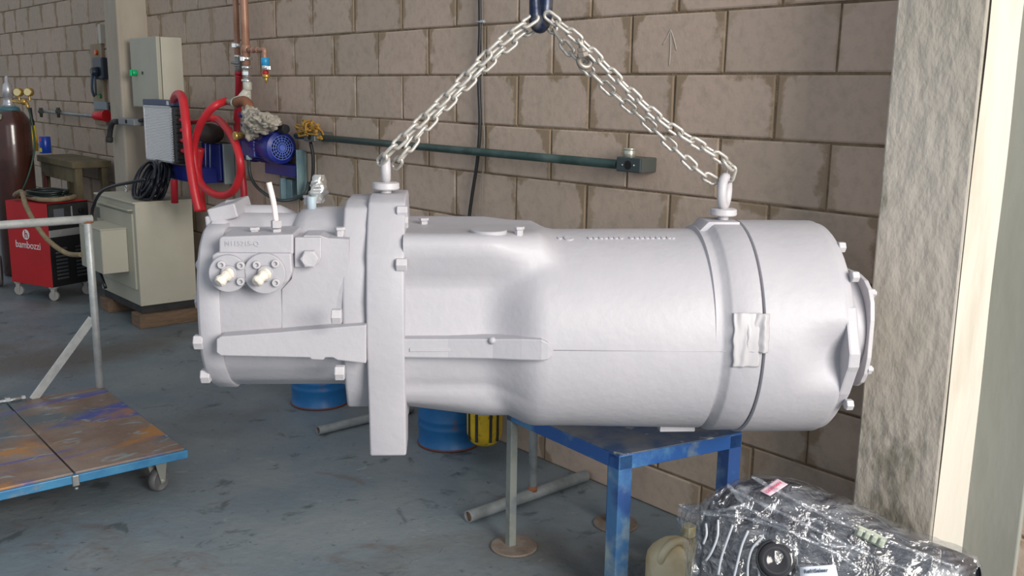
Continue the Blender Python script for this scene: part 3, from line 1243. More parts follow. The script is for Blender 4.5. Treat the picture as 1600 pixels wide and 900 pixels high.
b.cyl(c + Vector((-.007, -.014, .024)), c + Vector((-.010, -.014, .046)), .0075)
b.out('bolted_shackle', mat('dull_shackle_steel', (.30, .27, .24), .45, .6), rchain, label='dull grey bolted shackle')

# foil and tape on the port behind the dome
b = B(FM)
c = mv(497, 312, .0)


def foil(i, j):
    a = i * 2 * PI
    r_ = (.010 + .010 * math.sin(j * PI) + .002) * (1 + .45 * noise.noise(Vector((math.cos(a) * 2, math.sin(a) * 2, j * 7))))
    return c + Vector((r_ * math.cos(a) + .004 * j, r_ * math.sin(a), -.008 + j * .072))


b.grid(foil, 20, 20)
b.out('foil_wrap', mat('silver_foil', (.8, .79, .75), .18, .9), comp, label='crumpled silver foil wrap')

# ============================================================ BLUE TABLE
hT = .49
TA, TB_, TC = pz(792, 634, hT), pz(968, 711, hT), pz(1160, 675, hT)
TD = TA + TC - TB_
tb = thing('steel_table', 'low worn blue square steel table standing behind the compressor', 'table', frame(((TA.x + TC.x) / 2, (TA.y + TC.y) / 2, 0)))
b = B()
cen = (TA + TC) / 2
for p, q in ((TA, TB_), (TB_, TC), (TC, TD), (TD, TA)):
    d = (q - p).normalized()
    nrm = Vector((-d.y, d.x, 0))
    if nrm.dot(cen - p) < 0:
        nrm = -nrm
    b.prism([(p.x, p.y), (q.x, q.y), (q.x + nrm.x * .035 - d.x * .035, q.y + nrm.y * .035 - d.y * .035), (p.x + nrm.x * .035 + d.x * .035, p.y + nrm.y * .035 + d.y * .035)], hT - .048, hT - .004, .002, 'xy')
b.out('apron', BLUE, tb)
b = B()
b.prism([(p.x, p.y) for p in (TA, TB_, TC, TD)], hT - .004, hT, .001, 'xy')
b.out('tabletop', mat('scuffed_table_top', (.16, .18, .21), .45, .2, (.03, .08, .2), 6, (.4, .62), .15, 40, (.34, .36, .36), 14, (.6, .66)), tb)
ex = (TC - TB_).normalized()
ey = (TA - TB_).normalized()
GREYLEG = mat('grey_worn_paint', (.26, .28, .26), .5, .2, (.16, .18, .17), 9, (.4, .7), .1, 40, (.12, .15, .2), 5, (.55, .7))
for p, sx, sy, mt in ((TA, 1, -1, GREYLEG), (TB_, 1, 1, None), (TC, -1, 1, None), (TD, -1, -1, BLUE)):
    b = B()
    w_ = .025 if mt is GREYLEG else .046
    q = [p, p + ex * sx * w_, p + ex * sx * w_ + ey * sy * w_, p + ey * sy * w_]
    b.prism([(k.x, k.y) for k in q], .004, hT - .005, .002, 'xy')
    if mt is None:
        mt = mat('faded_blue_leg_paint', (.06, .17, .36), .42, .1, (.28, .36, .38), 5, (.48, .62), .1, 60, (.03, .08, .25), 3.5, (.5, .6))
    b.out('leg', mt, tb, label='grey worn leg' if mt is GREYLEG else None)
for p, sx, sy in ((TA, 1, -1), (TD, -1, -1)):
    c = p + ex * sx * .02 + ey * sy * .02
    b = B()
    b.lathe([(.076, 0), (.078, .002), (.078, .006), (.075, .008)], Matrix.Translation((c.x, c.y, 0)), 40)
    b.out('foot_disc', mat('rusty_foot_disc', (.27, .235, .20), .7, .1, (.17, .12, .09), 14), tb, label='round rusty foot disc')

# ============================================================ PIPES ON THE FLOOR
def floor_pipe(a, bb, r, label, post=None):
    t = thing('floor_pipe', label, 'pipe', frame(((a.x + bb.x) / 2, (a.y + bb.y) / 2, 0)), 'pipe feet of the rack on the floor')
    d = (bb - a).normalized()
    z = Vector((0, 0, r + .002))
    b = B()
    pts = [a + z, bb + z]
    M = Matrix.Translation(a + z) @ d.to_track_quat('Z', 'Y').to_matrix().to_4x4()
    Ln = (bb - a).length
    b.lathe([(r * .82, .03), (r * .82, 0), (r, 0), (r, Ln), (r * .82, Ln), (r * .82, Ln - .03)], M, 24, cap=False)
    b.out('floor_tube', PIPEM, t, auto=40)
    b = B()
    b.lathe([(r * .81, .012), (.001, .0125)], M, 20)
    b.out('rusty_bore', RUST, t, label='rusty open pipe end')
    if post is not None:
        b = B()
        p0 = a.lerp(bb, post) + z
        b.cyl(p0, p0 + Vector((0, 0, .62)), r * .72, seg=20)
        b.out('post', PIPEM, t)
        b = B()
        b.lathe([(r * .86, -.002), (r * .84, .008), (r * .74, .018)], Matrix.Translation(p0 + Vector((0, 0, r * .75))), 20)
        b.out('weld_bead', RUST, t)
    return t


a0, b0 = pz(497, 680, 0), pz(600, 655, 0)
dd = (b0 - a0).normalized()
floor_pipe(a0, a0 + dd * .5, .019, 'galvanised pipe on the floor left of the hanging foot')
a1, b1 = pz(731, 817, 0), pz(915, 752, 0)
floor_pipe(a1, b1, .0215, 'galvanised pipe on the floor with a post welded on it, behind the grey table leg', .52)

# ============================================================ DRUMS AND YELLOW CAN
def drum(pxl, pxr, pyb, label):
    pb = pz((pxl + pxr) / 2, pyb, 0)
    D = math.hypot(pb.x, pb.y)
    r_ = (pxr - pxl) / 2 / FPX * D * 1.02
    dirv = Vector((pb.x, pb.y, 0)).normalized()
    c = pb + dirv * r_
    M = frame((c.x, c.y, 0))
    t = thing('steel_drum', label, 'drum', M, 'small blue drums on the floor')
    H = .40
    b = B(M)
    pr = [(r_ * .96, .006), (r_ * .97, .0), (r_ * 1.0, .004), (r_ * 1.0, .012), (r_ * .975, .016)]
    z = .03
    for zb in (.09, .125, .25, .285):
        pr += [(r_ * .98, zb - .012), (r_ * 1.0, zb - .004), (r_ * 1.0, zb + .004), (r_ * .98, zb + .012)]
    pr += [(r_ * .98, H - .02), (r_ * 1.0, H - .006), (r_ * 1.0, H), (r_ * .95, H), (r_ * .94, H - .01), (.001, H - .01)]
    b.lathe(pr, None, 56)
    b.out('drum_shell', DRUMB, t, auto=50)
    b = B(M)
    b.torus(Matrix.Translation((0, 0, .006)), r_ * .99, .005)
    b.out('bottom_rim', mat('rusty_rim', (.16, .05, .035), .7), t, label='rusty bottom rim')
    return c, r_, t


drum(455, 546, 642, 'blue drum on the floor left of the hanging foot, under the rotor housing')
c2, r2, t2 = drum(650, 752, 708, 'blue drum with rusty rim on the floor right of the hanging foot')
pc = pY(757, 690, c2.y - r2 - .075)
yt = thing('yellow_bucket', 'dirty yellow bucket with dark vertical stripes hanging on the right blue drum', 'bucket', frame(pc))
b = B(frame(pc))
b.lathe([(.020, -.012), (.045, -.004), (.062, .012), (.072, .04), (.074, .20), (.070, .20), (.06, .02)], None, 40, cap=False)
b.sphere((0, 0, .012), .06, 1, 1, .35)
b.out('bucket_shell', YELLOW, yt, auto=60)
for a in (-2.55, -2.0, -1.2, -.75):
    b = B(frame(pc))
    b.box((.073 * math.cos(a) - .006, .073 * math.sin(a) - .003, .02), (.073 * math.cos(a) + .006, .073 * math.sin(a) + .003, .19), .002, Matrix.Rotation(a + PI / 2, 4, 'Z'))
    b.out('dark_strip', BLACKM, yt, label='dark vertical strip')
b = B(frame(pc))
b.tube([(-.074, .0, .19), (-.05, .03, .26), (0, .08, .30), (.05, .05, .26), (.074, 0, .19)], .003, 8)
b.out('wire_handle', STEEL, yt)

# ============================================================ PLATFORM CART
K1, K2 = pz(294, 702, .165), pz(161, 603, .165)
sd = (K2 - K1).normalized()
fdv = (pz(0, 766, .165) - K1)
fdv = fdv - sd * fdv.dot(sd)
fd = fdv.normalized()
LEN, WID = 1.45, (K2 - K1).length
Mc = Matrix(((-fd.x, sd.x, 0, K1.x), (-fd.y, sd.y, 0, K1.y), (0, 0, 1, 0), (0, 0, 0, 1)))
if Mc.determinant() < 0:
    pass
ct = thing('platform_cart', 'flat platform cart with stained board deck, blue edge and galvanised rail', 'cart', Mc)
b = B(Mc)     # x runs from the near right corner outwards (negative = left), y backwards
e = .034
zt = .165
b.box((-LEN, 0, zt - e), (0, .03, zt - .003), .003)
b.box((-LEN, WID - .03, zt - e), (0, WID, zt - .003), .003)
b.box((-.03, .03, zt - e), (0, WID - .03, zt - .003), .003)
b.box((-LEN, .03, zt - e), (-LEN + .03, WID - .03, zt - .003), .003)
b.out('frame_edge', mat('bright_blue_edge_paint', (.03, .17, .36), .45, .1, (.06, .25, .44), 9, (.4, .7), .1, 60, (.15, .22, .28), 14, (.6, .7)), ct)


def deck_mat():
    m_ = mat('stained_deck_board', (.21, .135, .10), .42, 0, (.30, .235, .20), 5, (.4, .7), .15, 50, (.10, .13, .15), 2.6, (.48, .60), detail=8)
    nt = m_.node_tree
    bs = nt.nodes['Principled BSDF']
    L = nt.links
    prev = bs.inputs['Base Color'].links[0].from_socket
    tc = nt.nodes.new('ShaderNodeTexCoord')
    for s_, c_, a_, d_, st, off in ((2.6, (.05, .08, .38), .52, .60, (.55, 2.4, 1), 3.3), (2.2, (.46, .20, .04), .56, .63, (1, 1.1, 1), 9.1),
                                    (9, (.30, .35, .36), .60, .68, (1, 2, 1), 5), (5, (.36, .33, .30), .69, .74, (1, 3, 1), 21)):
        mp = nt.nodes.new('ShaderNodeMapping')
        mp.inputs['Scale'].default_value = st
        mp.inputs['Location'].default_value = (off, off * .5, 0)
        n = nt.nodes.new('ShaderNodeTexNoise')
        n.inputs['Scale'].default_value = s_
        n.inputs['Detail'].default_value = 7
        n.inputs['Distortion'].default_value = .9
        mr = nt.nodes.new('ShaderNodeMapRange')
        mr.inputs[1].default_value, mr.inputs[2].default_value = a_, d_
        mr.inputs[4].default_value = .85
        mx = nt.nodes.new('ShaderNodeMix')
        mx.data_type = 'RGBA'
        mx.inputs[7].default_value = c_ + (1,)
        L.new(tc.outputs['Object'], mp.inputs[0])
        L.new(mp.outputs[0], n.inputs['Vector'])
        L.new(n.outputs[0], mr.inputs[0])
        L.new(mr.outputs[0], mx.inputs[0])
        L.new(prev, mx.inputs[6])
        prev = mx.outputs[2]
    L.new(prev, bs.inputs['Base Color'])
    return m_


DECK = deck_mat()
xs = [-.006, -.40, -.80, -1.2, -LEN + .004]
for i in range(4):
    b = B(Mc)
    b.box((xs[i + 1] + .004, .012, zt - .006), (xs[i] - .003, WID - .012, zt + .004), .002)
    b.out('deck_board', DECK, ct)
for x_ in (-.40, -.80):
    b = B(Mc)
    b.box((x_ - .012, -.006, zt - .042), (x_ + .012, 0.002, zt - .002), .003)
    b.cyl((x_, -.004, zt - .045), (x_, -.004, zt - .053), .007)
    b.out('hinge_clip', STEEL, ct)
b = B(Mc)
c_ = Mc.inverted() @ pz(14, 624, .175)
b.cyl((c_.x - .05, WID - .02, .178), (c_.x + .06, WID - .02, .178), .007)
b.hex((c_.x - .02, WID - .02, .178), (c_.x + .0, WID - .02, .178), .015)
b.hex((c_.x + .045, WID - .02, .178), (c_.x + .058, WID - .02, .178), .013)
b.out('latch_bolt', CHROME, ct)
# casters
for (x_, y_, yaw) in ((-.09, .075, .5), (-.09, WID - .12, 1.2), (-1.3, .075, .2), (-1.3, WID - .1, .9)):
    Mk = Mc @ Matrix.Translation((x_, y_, 0)) @ Matrix.Rotation(yaw, 4, 'Z')
    b = B(Mk)
    b.box((-.04, -.035, zt - e - .006), (.04, .035, zt - e), .002)
    b.lathe([(.024, zt - e - .018), (.024, zt - e - .006)], None, 24)
    for s_ in (-1, 1):
        b.prism([(-.032, zt - e - .016), (.026, zt - e - .016), (.010, .034), (-.008, .034)], s_ * .020 - .0015, s_ * .020 + .0015, .0006, 'xz')
    b.cyl((0, -.027, .044), (0, .027, .044), .006)
    b.out('caster_fork', mat('zinc_fork', (.42, .43, .38), .45, .5), ct)
    b = B(Mk)
    b.lathe([(.012, -.015), (.030, -.013), (.038, -.015), (.043, -.010), (.0445, 0), (.043, .010), (.038, .015), (.030, .013), (.012, .015)],
            Matrix.Translation((0, 0, .0445)) @ Matrix.Rotation(PI / 2, 4, 'X'), 36)
    b.out('caster_wheel', mat('grey_rubber_tyre', (.10, .10, .105), .5, 0, (.25, .25, .25), 6, (.5, .7)), ct, auto=50)
# rail
Mci = Mc.inverted()
pp = Mci @ pz(159, 604, .165)
postx, posty = -.02, WID - .025
ztop = None
r = ray(150, 342)
pw3 = Mc @ Vector((postx, posty, 0))
k_ = (pw3.x * r.x + pw3.y * r.y) / (r.x ** 2 + r.y ** 2)
ztop = (O + r * k_).z
b = B(Mc)
b.cyl((postx, posty, zt - .01), (postx - .002, posty, ztop - .012), .0165, seg=20)
b.out('rail_post', GALV, ct)
b = B(Mc)
b.cyl((postx + .018, posty, ztop), (-LEN + .02, posty, ztop), .0175, seg=20)
b.out('top_rail', GALV, ct)
b = B(Mc)
b.cyl((-LEN + .02, posty, zt - .01), (-LEN + .02, posty, ztop - .012), .0165, seg=20)
b.out('rail_post', GALV, ct)
b = B(Mc)
q0 = Mci @ pY(150, 497, pw3.y)
bot = Mci @ pz(45, 618, .165)
A_ = Vector((postx - .012, posty, q0.z))
B2 = Vector((bot.x, posty, zt))
d = B2 - A_
M = Matrix.Translation((A_ + B2) / 2) @ d.to_track_quat('Z', 'Y').to_matrix().to_4x4()
b2 = B(Mc @ M)
b2.box((-.004, -.018, -d.length / 2), (.004, .018, d.length / 2), .001)
b2.out('diagonal_brace', GALV, ct)
b = B(Mc)
b.torus(Matrix.Translation((postx, posty, ztop - .012)), .0175, .005)
b.out('weld_bead', RUST, ct)

# ============================================================ BEIGE_LIT TRANSFORMER BOX
tx0, tx1, of0, of1, zb, ztp = -6.70, -6.0, .09, .45, .14, .79
M = wframe(tx1, of1)
# local: x <= 0 along wall to the left, y 0..depth to the wall
dep, lenx = of1 - of0, tx1 - tx0
bt = thing('transformer_cabinet', 'beige sheet steel transformer cabinet on timber blocks against the left pillar', 'cabinet', M)
b = B(M)
b.box((-lenx, 0, zb), (0, dep, ztp - .01), .004)
b.out('cabinet_body', BEIGE_SHADE, bt)
b = B(M)
b.box((-lenx - .008, -.012, ztp - .012), (.006, dep + .006, ztp), .003)
b.out('top_panel', BEIGE_LIT, bt)
b = B(M)
b.box((.0, .0, zb), (.007, dep, ztp - .011), .002)
for y_, z_ in ((.02, zb + .03), (dep / 2, zb + .02), (dep - .02, zb + .03), (.02, ztp - .04), (dep - .02, ztp - .04)):
    b.cyl((.006, y_, z_), (.010, y_, z_), .005, seg=10)
b.out('side_panel', BEIGE_LIT, bt)
b = B(M)
b.box((-lenx + .03, -.012, zb + .10), (-.03, .001, ztp - .075), .003)
b.box((-lenx + .05, -.03, ztp - .058), (-.04, .001, ztp - .048), .002)
b.out('front_panel', BEIGE_SHADE, bt)
b = B(M)
b.box((-lenx + .04, -.016, ztp - .16), (-lenx + .10, -.010, ztp - .09), .002)
b.out('rating_plate', mat('dark_green_plate', (.10, .12, .10), .5), bt)
b = B(M)
b.box((-lenx + .01, .01, .088), (-.01, dep - .01, zb + .002), .003)
b.out('plinth', BLACKM, bt)
for x_ in (-.06, -lenx + .06):
    b = B(M)
    b.lathe([(.010, 0), (.010, .008), (.001, .009)], Matrix.Translation((x_, dep / 2, ztp)), 16)
    b.torus(Matrix.Translation((x_, dep / 2, ztp + .030)) @ Matrix.Rotation(PI / 2 + .3, 4, 'X') @ Matrix.Rotation(0, 4, 'Y'), .020, .0055)
    b.out('lifting_eye', CHROME, bt)
# small terminal box on the front
b = B(M)
x1_ = -.135
b.box((x1_ - .40, -.17, .34), (x1_, -.011, .615), .004)
b.out('terminal_box', BEIGE_SHADE, bt)
b = B(M)
b.box((x1_, -.168, .342), (x1_ + .005, -.013, .613), .002)
for y_, z_ in ((-.15, .595), (-.03, .595), (-.15, .36), (-.03, .36)):
    b.cyl((x1_ + .004, y_, z_), (x1_ + .008, y_, z_), .004, seg=8)
b.out('terminal_cover', BEIGE_LIT, bt)
b = B(M)
b.box((x1_ - .402, -.175, .614), (x1_ + .008, -.011, .621), .002)
b.out('terminal_lid', BEIGE_LIT, bt)
for i, (x0_, x1b) in enumerate(((-.12, .03), (-lenx - .0, -lenx + .16))):
    b = B(M)
    b.box((x0_, -.02, .0), (x1b, dep * .97, .088), .004)
    b.out('timber_block', WOOD, None, ['long timber block under the near end of the beige cabinet', 'long timber block under the far end of the beige cabinet'][i], 'timber', 'timber blocks under the beige cabinet')

# cable coil on the beige cabinet
ctop = wl(-6.27, .25, ztp)
b = B()
rg = random.Random(5)
cc = pw(238, 284, .30)
for k in range(15):
    R1 = rg.uniform(.07, .125)
    ang0 = rg.uniform(-.5, .5)
    ofs = Vector((rg.uniform(-.03, .03), 0, rg.uniform(-.02, .02)))
    pts = []
    for j in range(25):
        a = 2 * PI * j / 24
        p = cc + T * (R1 * math.cos(a) * .95) + Vector((0, 0, R1 * 1.08 * math.sin(a))) + N * (.05 * math.sin(a + ang0) - .05 + k * .008) + T * ofs.x + Vector((0, 0, ofs.z))
        p.z = max(p.z, ztp + .010 + .002 * (k % 3))
        pts.append(p)
    b.tube(pts, .0085, 8, False)
pts = [pw(228, 280, .40), pw(205, 285, .46), pw(180, 290, .50), pw(158, 300, .52), pw(146, 322, .52), pw(143, 345, .53), pw(145, 390, .56), pw(165, 450, .56)]
b.tube(pts, .0105, 10)
b.out('cable_coil', mat('black_cable', (.008, .010, .018), .35), None, 'coil of thick black cable on top of the beige cabinet', 'cable')

# ============================================================ RED WELDING MACHINE
p0 = wl(-7.525, .805)
p1 = wl(-7.114, .65)
p0.z = p1.z = 0
ang = math.atan2((p1 - p0).y, (p1 - p0).x)
Mw = frame(p1, ang)
LW, DW, zb, zt2 = (p1 - p0).length, .46, .10, .685
DW = .34
wt_ = thing('welding_machine', 'red and black welding machine on castors beside the beige cabinet', 'welding machine', Mw)
b = B(Mw)
b.box((-LW, 0, zb), (-.0, .004, zt2), .0015)
b.box((-LW, 0, zt2 - .004), (0, DW, zt2), .0015)
b.box((-LW, 0.004, zb), (-LW + .004, DW, zt2 - .004), .001)
b.out('red_side_panel', RED, wt_)
b = B(Mw)
b.box((-LW + .006, .006, zb), (-.004, DW - .004, zt2 - .006), .003)
b.out('chassis', BLACK, wt_)
b = B(Mw)
b.box((-.004, .012, zt2 - .16), (.004, DW - .012, zt2 - .012), .003)
b.out('control_panel', BLACKM, wt_)
b = B(Mw)
b.box((-.004, .004, zt2 - .235), (.006, DW - .008, zt2 - .185), .002)
b.cyl((.005, .10, zt2 - .21), (.008, .10, zt2 - .21), .014)
b.out('name_strip', mat('silver_strip', (.42, .42, .43), .4, .4), wt_)
for k, y_ in enumerate((.09, .25)):
    b = B(Mw)
    for j in range(9):
        b.box((-.003, y_ - .045, zb + .05 + j * .026), (.005, y_ + .045, zb + .064 + j * .026), .002)
    b.out('louvre', mat('dark_grey_louvre', (.07, .075, .085), .5), wt_)
b = B(Mw)
b.box((.003, .05, zt2 - .10), (.006, .13, zt2 - .04), .001)
b.box((.006, .06, zt2 - .135), (.009, .12, zt2 - .130), .001)
b.out('gauge_window', mat('dial_grey', (.12, .13, .15), .3), wt_)
b = B(Mw)
b.box((.004, .185, zt2 - .13), (.012, .195, zt2 - .03), .002)
b.out('selector_lever', ALU, wt_)
b = B(Mw)
b.cyl((.003, .265, zt2 - .07), (.022, .265, zt2 - .07), .018)
b.out('control_knob', BLACK, wt_)
LOGO = mat('white_lettering', (.8, .78, .78), .5)
Mt = Mw @ basis((-LW * .52, -.0008, .38), (1, 0, 0), (0, 0, 1))
text_mesh('bambozzi', 'maker_lettering', .072, Mt, LOGO, wt_, .0006)
b = B(Mw)
b.lathe([(.036, 0), (.036, .001)], Matrix.Translation((-LW * .55, -.0002, .455)) @ Matrix.Rotation(PI / 2, 4, 'X'), 32)
b.out('logo_disc', LOGO, wt_)
text_mesh('h', 'logo_letter', .075, Mw @ basis((-LW * .545, -.0018, .455), (1, 0, 0), (0, 0, 1)), RED, wt_, .0006, .001)
for x_, y_ in ((-.03, .03), (-LW + .03, .03), (-.03, DW - .04), (-LW + .03, DW - .04)):
    Mk = Mw @ Matrix.Translation((x_, y_, 0)) @ Matrix.Rotation(.4, 4, 'Z')
    b = B(Mk)
    b.box((-.025, -.02, zb - .012), (.025, .02, zb), .002)
    for s_ in (-1, 1):
        b.prism([(-.02, zb - .01), (.015, zb - .01), (.006, .03), (-.006, .03)], s_ * .014 - .001, s_ * .014 + .001, 0, 'xz')
    b.lathe([(.01, -.010), (.034, -.009), (.036, 0), (.034, .009), (.01, .010)], Matrix.Translation((0, 0, .036)) @ Matrix.Rotation(PI / 2, 4, 'X'), 24)
    b.out('caster', mat('pale_caster', (.42, .40, .38), .4, .2), wt_, auto=40)
# hoses on top of it
b = B(Mw)
rg = random.Random(2)
for k in range(9):
    R1 = .10 + .010 * (k % 5)
    pts = [(-LW * .45 + 1.15 * R1 * math.cos(2 * PI * j / 20), DW * .5 + R1 * math.sin(2 * PI * j / 20), zt2 + .010 + .014 * (k // 2) + .004 * math.sin(j)) for j in range(21)]
    b.tube(pts, .0085, 8, False)
b.out('welding_cable', mat('black_green_cable', (.012, .02, .017), .4), None, 'black welding cable coiled on top of the red welding machine', 'cable')
b = B()
hp = [pw(128, 402 - 4, .62), pw(105, 396, .66), pw(78, 378, .74), pw(57, 352, .79), pw(40, 320, .80), pw(34, 300, .76)]
h2 = [(-LW * .84, .03, zt2 + .035), (-LW * .85, .10, zt2 + .045), (-LW * .62, .06, zt2 + .03), (-LW * .25, .03, zt2 + .022), (.01, .06, zt2 + .025), (.03, .16, zt2 + .03), (-.02, .25, zt2 + .03)]
b.tube(hp + [Mw @ Vector(p) for p in h2], .0165, 12)
b.out('tan_hose', TAN, None, 'tan fabric covered hose looped over the red welding machine', 'hose')

# ============================================================ GAS CYLINDER
gc = pw(17, 200, .52)
Mg = frame((gc.x, gc.y, 0))
zs = None
dg = math.hypot(gc.x, gc.y)
rg_ = 26 / FPX * dg * .98
zsh = pw(17, 176, .52).z
gt = thing('gas_cylinder', 'dark maroon gas cylinder with steel valve behind the red welding machine', 'gas cylinder', Mg)
b = B(Mg)
b.lathe([(rg_ * .9, 0), (rg_, .015), (rg_, zsh - .10), (rg_ * .93, zsh - .05), (rg_ * .72, zsh), (rg_ * .40, zsh + .03), (rg_ * .3, zsh + .035)], None, 48)
b.out('cylinder_body', BROWNCYL, gt, auto=60)
b = B(Mg)
b.lathe([(rg_ * .56, zsh + .012), (rg_ * .5, zsh + .035), (rg_ * .42, zsh + .045)], None, 32)
b.out('teal_collar', mat('teal_paint', (.05, .16, .2), .5), gt)
b = B(Mg)
b.lathe([(rg_ * .36, zsh + .04), (rg_ * .27, zsh + .07), (rg_ * .22, zsh + .12), (rg_ * .28, zsh + .125), (rg_ * .22, zsh + .21), (rg_ * .10, zsh + .23), (rg_ * .09, zsh + .27), (rg_ * .02, zsh + .28)], None, 28)
b.out('valve', ALU, gt)
b = B(Mg)
b.box((-.10, -rg_ - .002, zsh - .05), (-.0, -rg_ * .80, zsh - .01), .004)
b.out('paper_tag', mat('green_white_tag', (.42, .50, .38), .6), gt)
# regulator
rz_ = zsh + .09
reg = thing('pressure_regulator', 'brass regulator with two round gauges on the maroon gas cylinder', 'regulator', Mg @ Matrix.Translation((.09, 0, rz_)))
b = B(Mg)
b.cyl((.03, .0, rz_ + .0), (.16, -.03, rz_ - .02), .012)
b.sphere((.13, -.02, rz_ - .005), .026)
b.cyl((.155, -.03, rz_ - .01), (.165, -.035, rz_ - .055), .013)
b.out('regulator_body', BRASS, reg)
for x_, z_ in ((.085, .065), (.165, .068)):
    b = B(Mg)
    b.cyl((x_, .02, rz_ + z_), (x_, -.03, rz_ + z_), .032, seg=28)
    b.cyl((x_, -.0, rz_ + z_), (x_ + .01, -.02, rz_), .008)
    gg = b.out('gauge', BRASS, reg)
    b = B(Mg)
    b.cyl((x_, -.03, rz_ + z_), (x_, -.032, rz_ + z_), .026, seg=28)
    b.out('gauge_face', mat('yellowed_dial', (.75, .66, .35), .4), gg)
b = B(Mg)
hh = [(.165, -.035, rz_ - .05), (.19, -.05, rz_ - .14), (.20, -.06, rz_ - .36), (.15, -.12, rz_ - .6), (.04, -.14, rz_ - .8)]
b.tube(hh, .008, 8)
b.out('gas_hose', mat('dark_green_hose', (.02, .05, .03), .5), reg)
# trolley
tr = thing('cylinder_trolley', 'steel trolley with grey wheel behind the gas cylinder at the left edge', 'trolley', Mg)
b = B(Mg)
b.box((-rg_ - .03, rg_ + .01, .10), (-rg_ - .005, rg_ + .03, .80), .003)
b.box((rg_ + .005, rg_ + .01, .10), (rg_ + .03, rg_ + .03, .80), .003)
b.box((-rg_ - .03, rg_ + .012, .6), (rg_ + .03, rg_ + .025, .64), .003)
b.cyl((-rg_ - .06, rg_ + .03, .12), (rg_ + .06, rg_ + .03, .12), .01)
b.out('trolley_frame', mat('dark_red_frame', (.10, .02, .02), .6), tr)
wq = pz(0, 447, 0)
Mq = frame((wq.x, wq.y, 0), WR - .3)
b = B(Mq)
b.lathe([(.03, -.02), (.09, -.018), (.11, -.022), (.12, 0), (.11, .022), (.09, .018), (.03, .02)], Matrix.Translation((0, 0, .12)) @ Matrix.Rotation(PI / 2, 4, 'X'), 36)
b.out('trolley_wheel', mat('grey_wheel', (.20, .19, .19), .5), tr, auto=40)

# ============================================================ BENCH with cans
bz = .86
Mb = wframe(-7.9, .32)
bn = thing('wooden_bench', 'small dark wooden bench against the wall behind the welding machine', 'bench', Mb)
tl = (Mb.inverted() @ pw(113, 253, .32))
bz = pw(113, 253, .32).z
bxr = tl.x
b = B(Mb)
b.box((bxr - .9, 0, bz - .05), (bxr, .28, bz), .004)
b.out('bench_top', OLDWOOD, bn)
for x_ in (bxr - .07, bxr - .88):
    for y_ in (.02, .21):
        b = B(Mb)
        b.box((x_, y_, 0), (x_ + .06, y_ + .05, bz - .05), .004)
        b.out('leg', OLDWOOD, bn)
b = B(Mb)
b.box((bxr - .85, .02, bz - .16), (bxr - .05, .04, bz - .05), .003)
b.out('bench_rail', OLDWOOD, bn)


def on_bench(px, off):
    r_ = pw(px, 245, off)
    return frame((r_.x, r_.y, bz), WR)


Mk = on_bench(72, .20)
b = B(Mk)
b.lathe([(.042, 0), (.045, .004), (.045, .13), (.042, .134), (.042, .128), (.001, .128)], None, 32)
can = thing('blue_can', 'blue paint can with yellow and red label on the wooden bench', 'can', Mk)
b.out('can_body', mat('blue_tin', (.01, .06, .42), .3), can, auto=40)
for nm, z0_, z1_, c_ in (('yellow_band', .012, .045, (.75, .6, .03)), ('red_label', .10, .122, (.6, .05, .12))):
    b = B(Mk)
    b.grid(lambda i, j: Vector((.0458 * math.cos(-2.5 + i * 1.6), .0458 * math.sin(-2.5 + i * 1.6), lerp(z0_, z1_, j))), 12, 1)
    b.out(nm, mat(nm, c_, .4), can)
Mk = on_bench(54, .20)
sp_ = thing('blow_torch', 'yellow gas torch bottle with black head on the wooden bench', 'torch', Mk)
b = B(Mk)
b.lathe([(.030, 0), (.034, .004), (.034, .125), (.030, .135), (.030, .20), (.022, .215)], None, 28)
b.out('bottle', mat('bright_yellow_plastic', (.72, .52, .03), .4), sp_, auto=50)
b = B(Mk)
b.lathe([(.022, .213), (.022, .25), (.014, .27), (.010, .36), (.001, .362)], None, 20)
b.out('torch_head', BLACK, sp_)
b = B(Mk)
b.box((-.034, -.036, .13), (-.008, -.02, .20), .002)
b.out('bottle_label', BLACK, sp_)

# ============================================================ WALL FITTINGS LEFT
def wbox(b, pxa, pya, pxb, pyb, offa, offb, bev=.003):
    """box on the wall: front face spans two pixels at offb, back at offa"""
    A_, B_ = pw(pxa, pya, offb), pw(pxb, pyb, offb)
    t0, t1 = sorted((A_.dot(T), B_.dot(T)))
    z0_, z1_ = sorted((A_.z, B_.z))
    b.F = FW
    b.box((t0, 2.6 - offb, z0_), (t1, 2.6 - offa, z1_), bev)
    return t0, t1, z0_, z1_


Mp = frame(pw(154, 196, .02))
sp_ = thing('switch_board', 'wooden board with dark socket, lamp and red plug beside the left pillar', 'electrical board', Mp)
b = B()
t0, t1, z0_, z1_ = wbox(b, 140, 69, 166, 196, .0, .025)
b.out('back_board', mat('brown_board', (.33, .26, .18), .7, 0, (.27, .21, .14), 6), sp_)
b = B()
c = pw(151, 82, .03)
b.cyl(c + N * .006, c - N * .014, .02, seg=20)
b.out('orange_lamp', mat('orange_lens', (.7, .12, .02), .3), sp_)
b = B()
c = pw(157, 150, .03)
b.cyl(c + N * .006, c - N * .012, .016, seg=20)
b.out('green_button', mat('green_lens', (.02, .25, .05), .3), sp_)
b = B()
wbox(b, 143, 90, 160, 124, .025, .075, .012)
b.out('socket_outlet', mat('blue_black_plastic', (.02, .03, .05), .4), sp_)
b = B()
c = pw(153, 112, .075)
b.cyl(c, c - N * .05, .036, .028)
b.out('inserted_plug', mat('blue_black_plastic', (.02, .03, .05), .4), sp_)
b = B()
b.tube([pw(146, 108, .09), pw(144, 125, .09), pw(144, 140, .08), pw(147, 150, .05)], .010, 8)
b.tube([pw(148, 108, .09), pw(149, 130, .08), pw(150, 148, .05)], .008, 8)
b.out('flex_lead', mat('steel_blue_lead', (.08, .13, .2), .4), sp_)
b = B()
wbox(b, 146, 158, 167, 172, .025, .04)
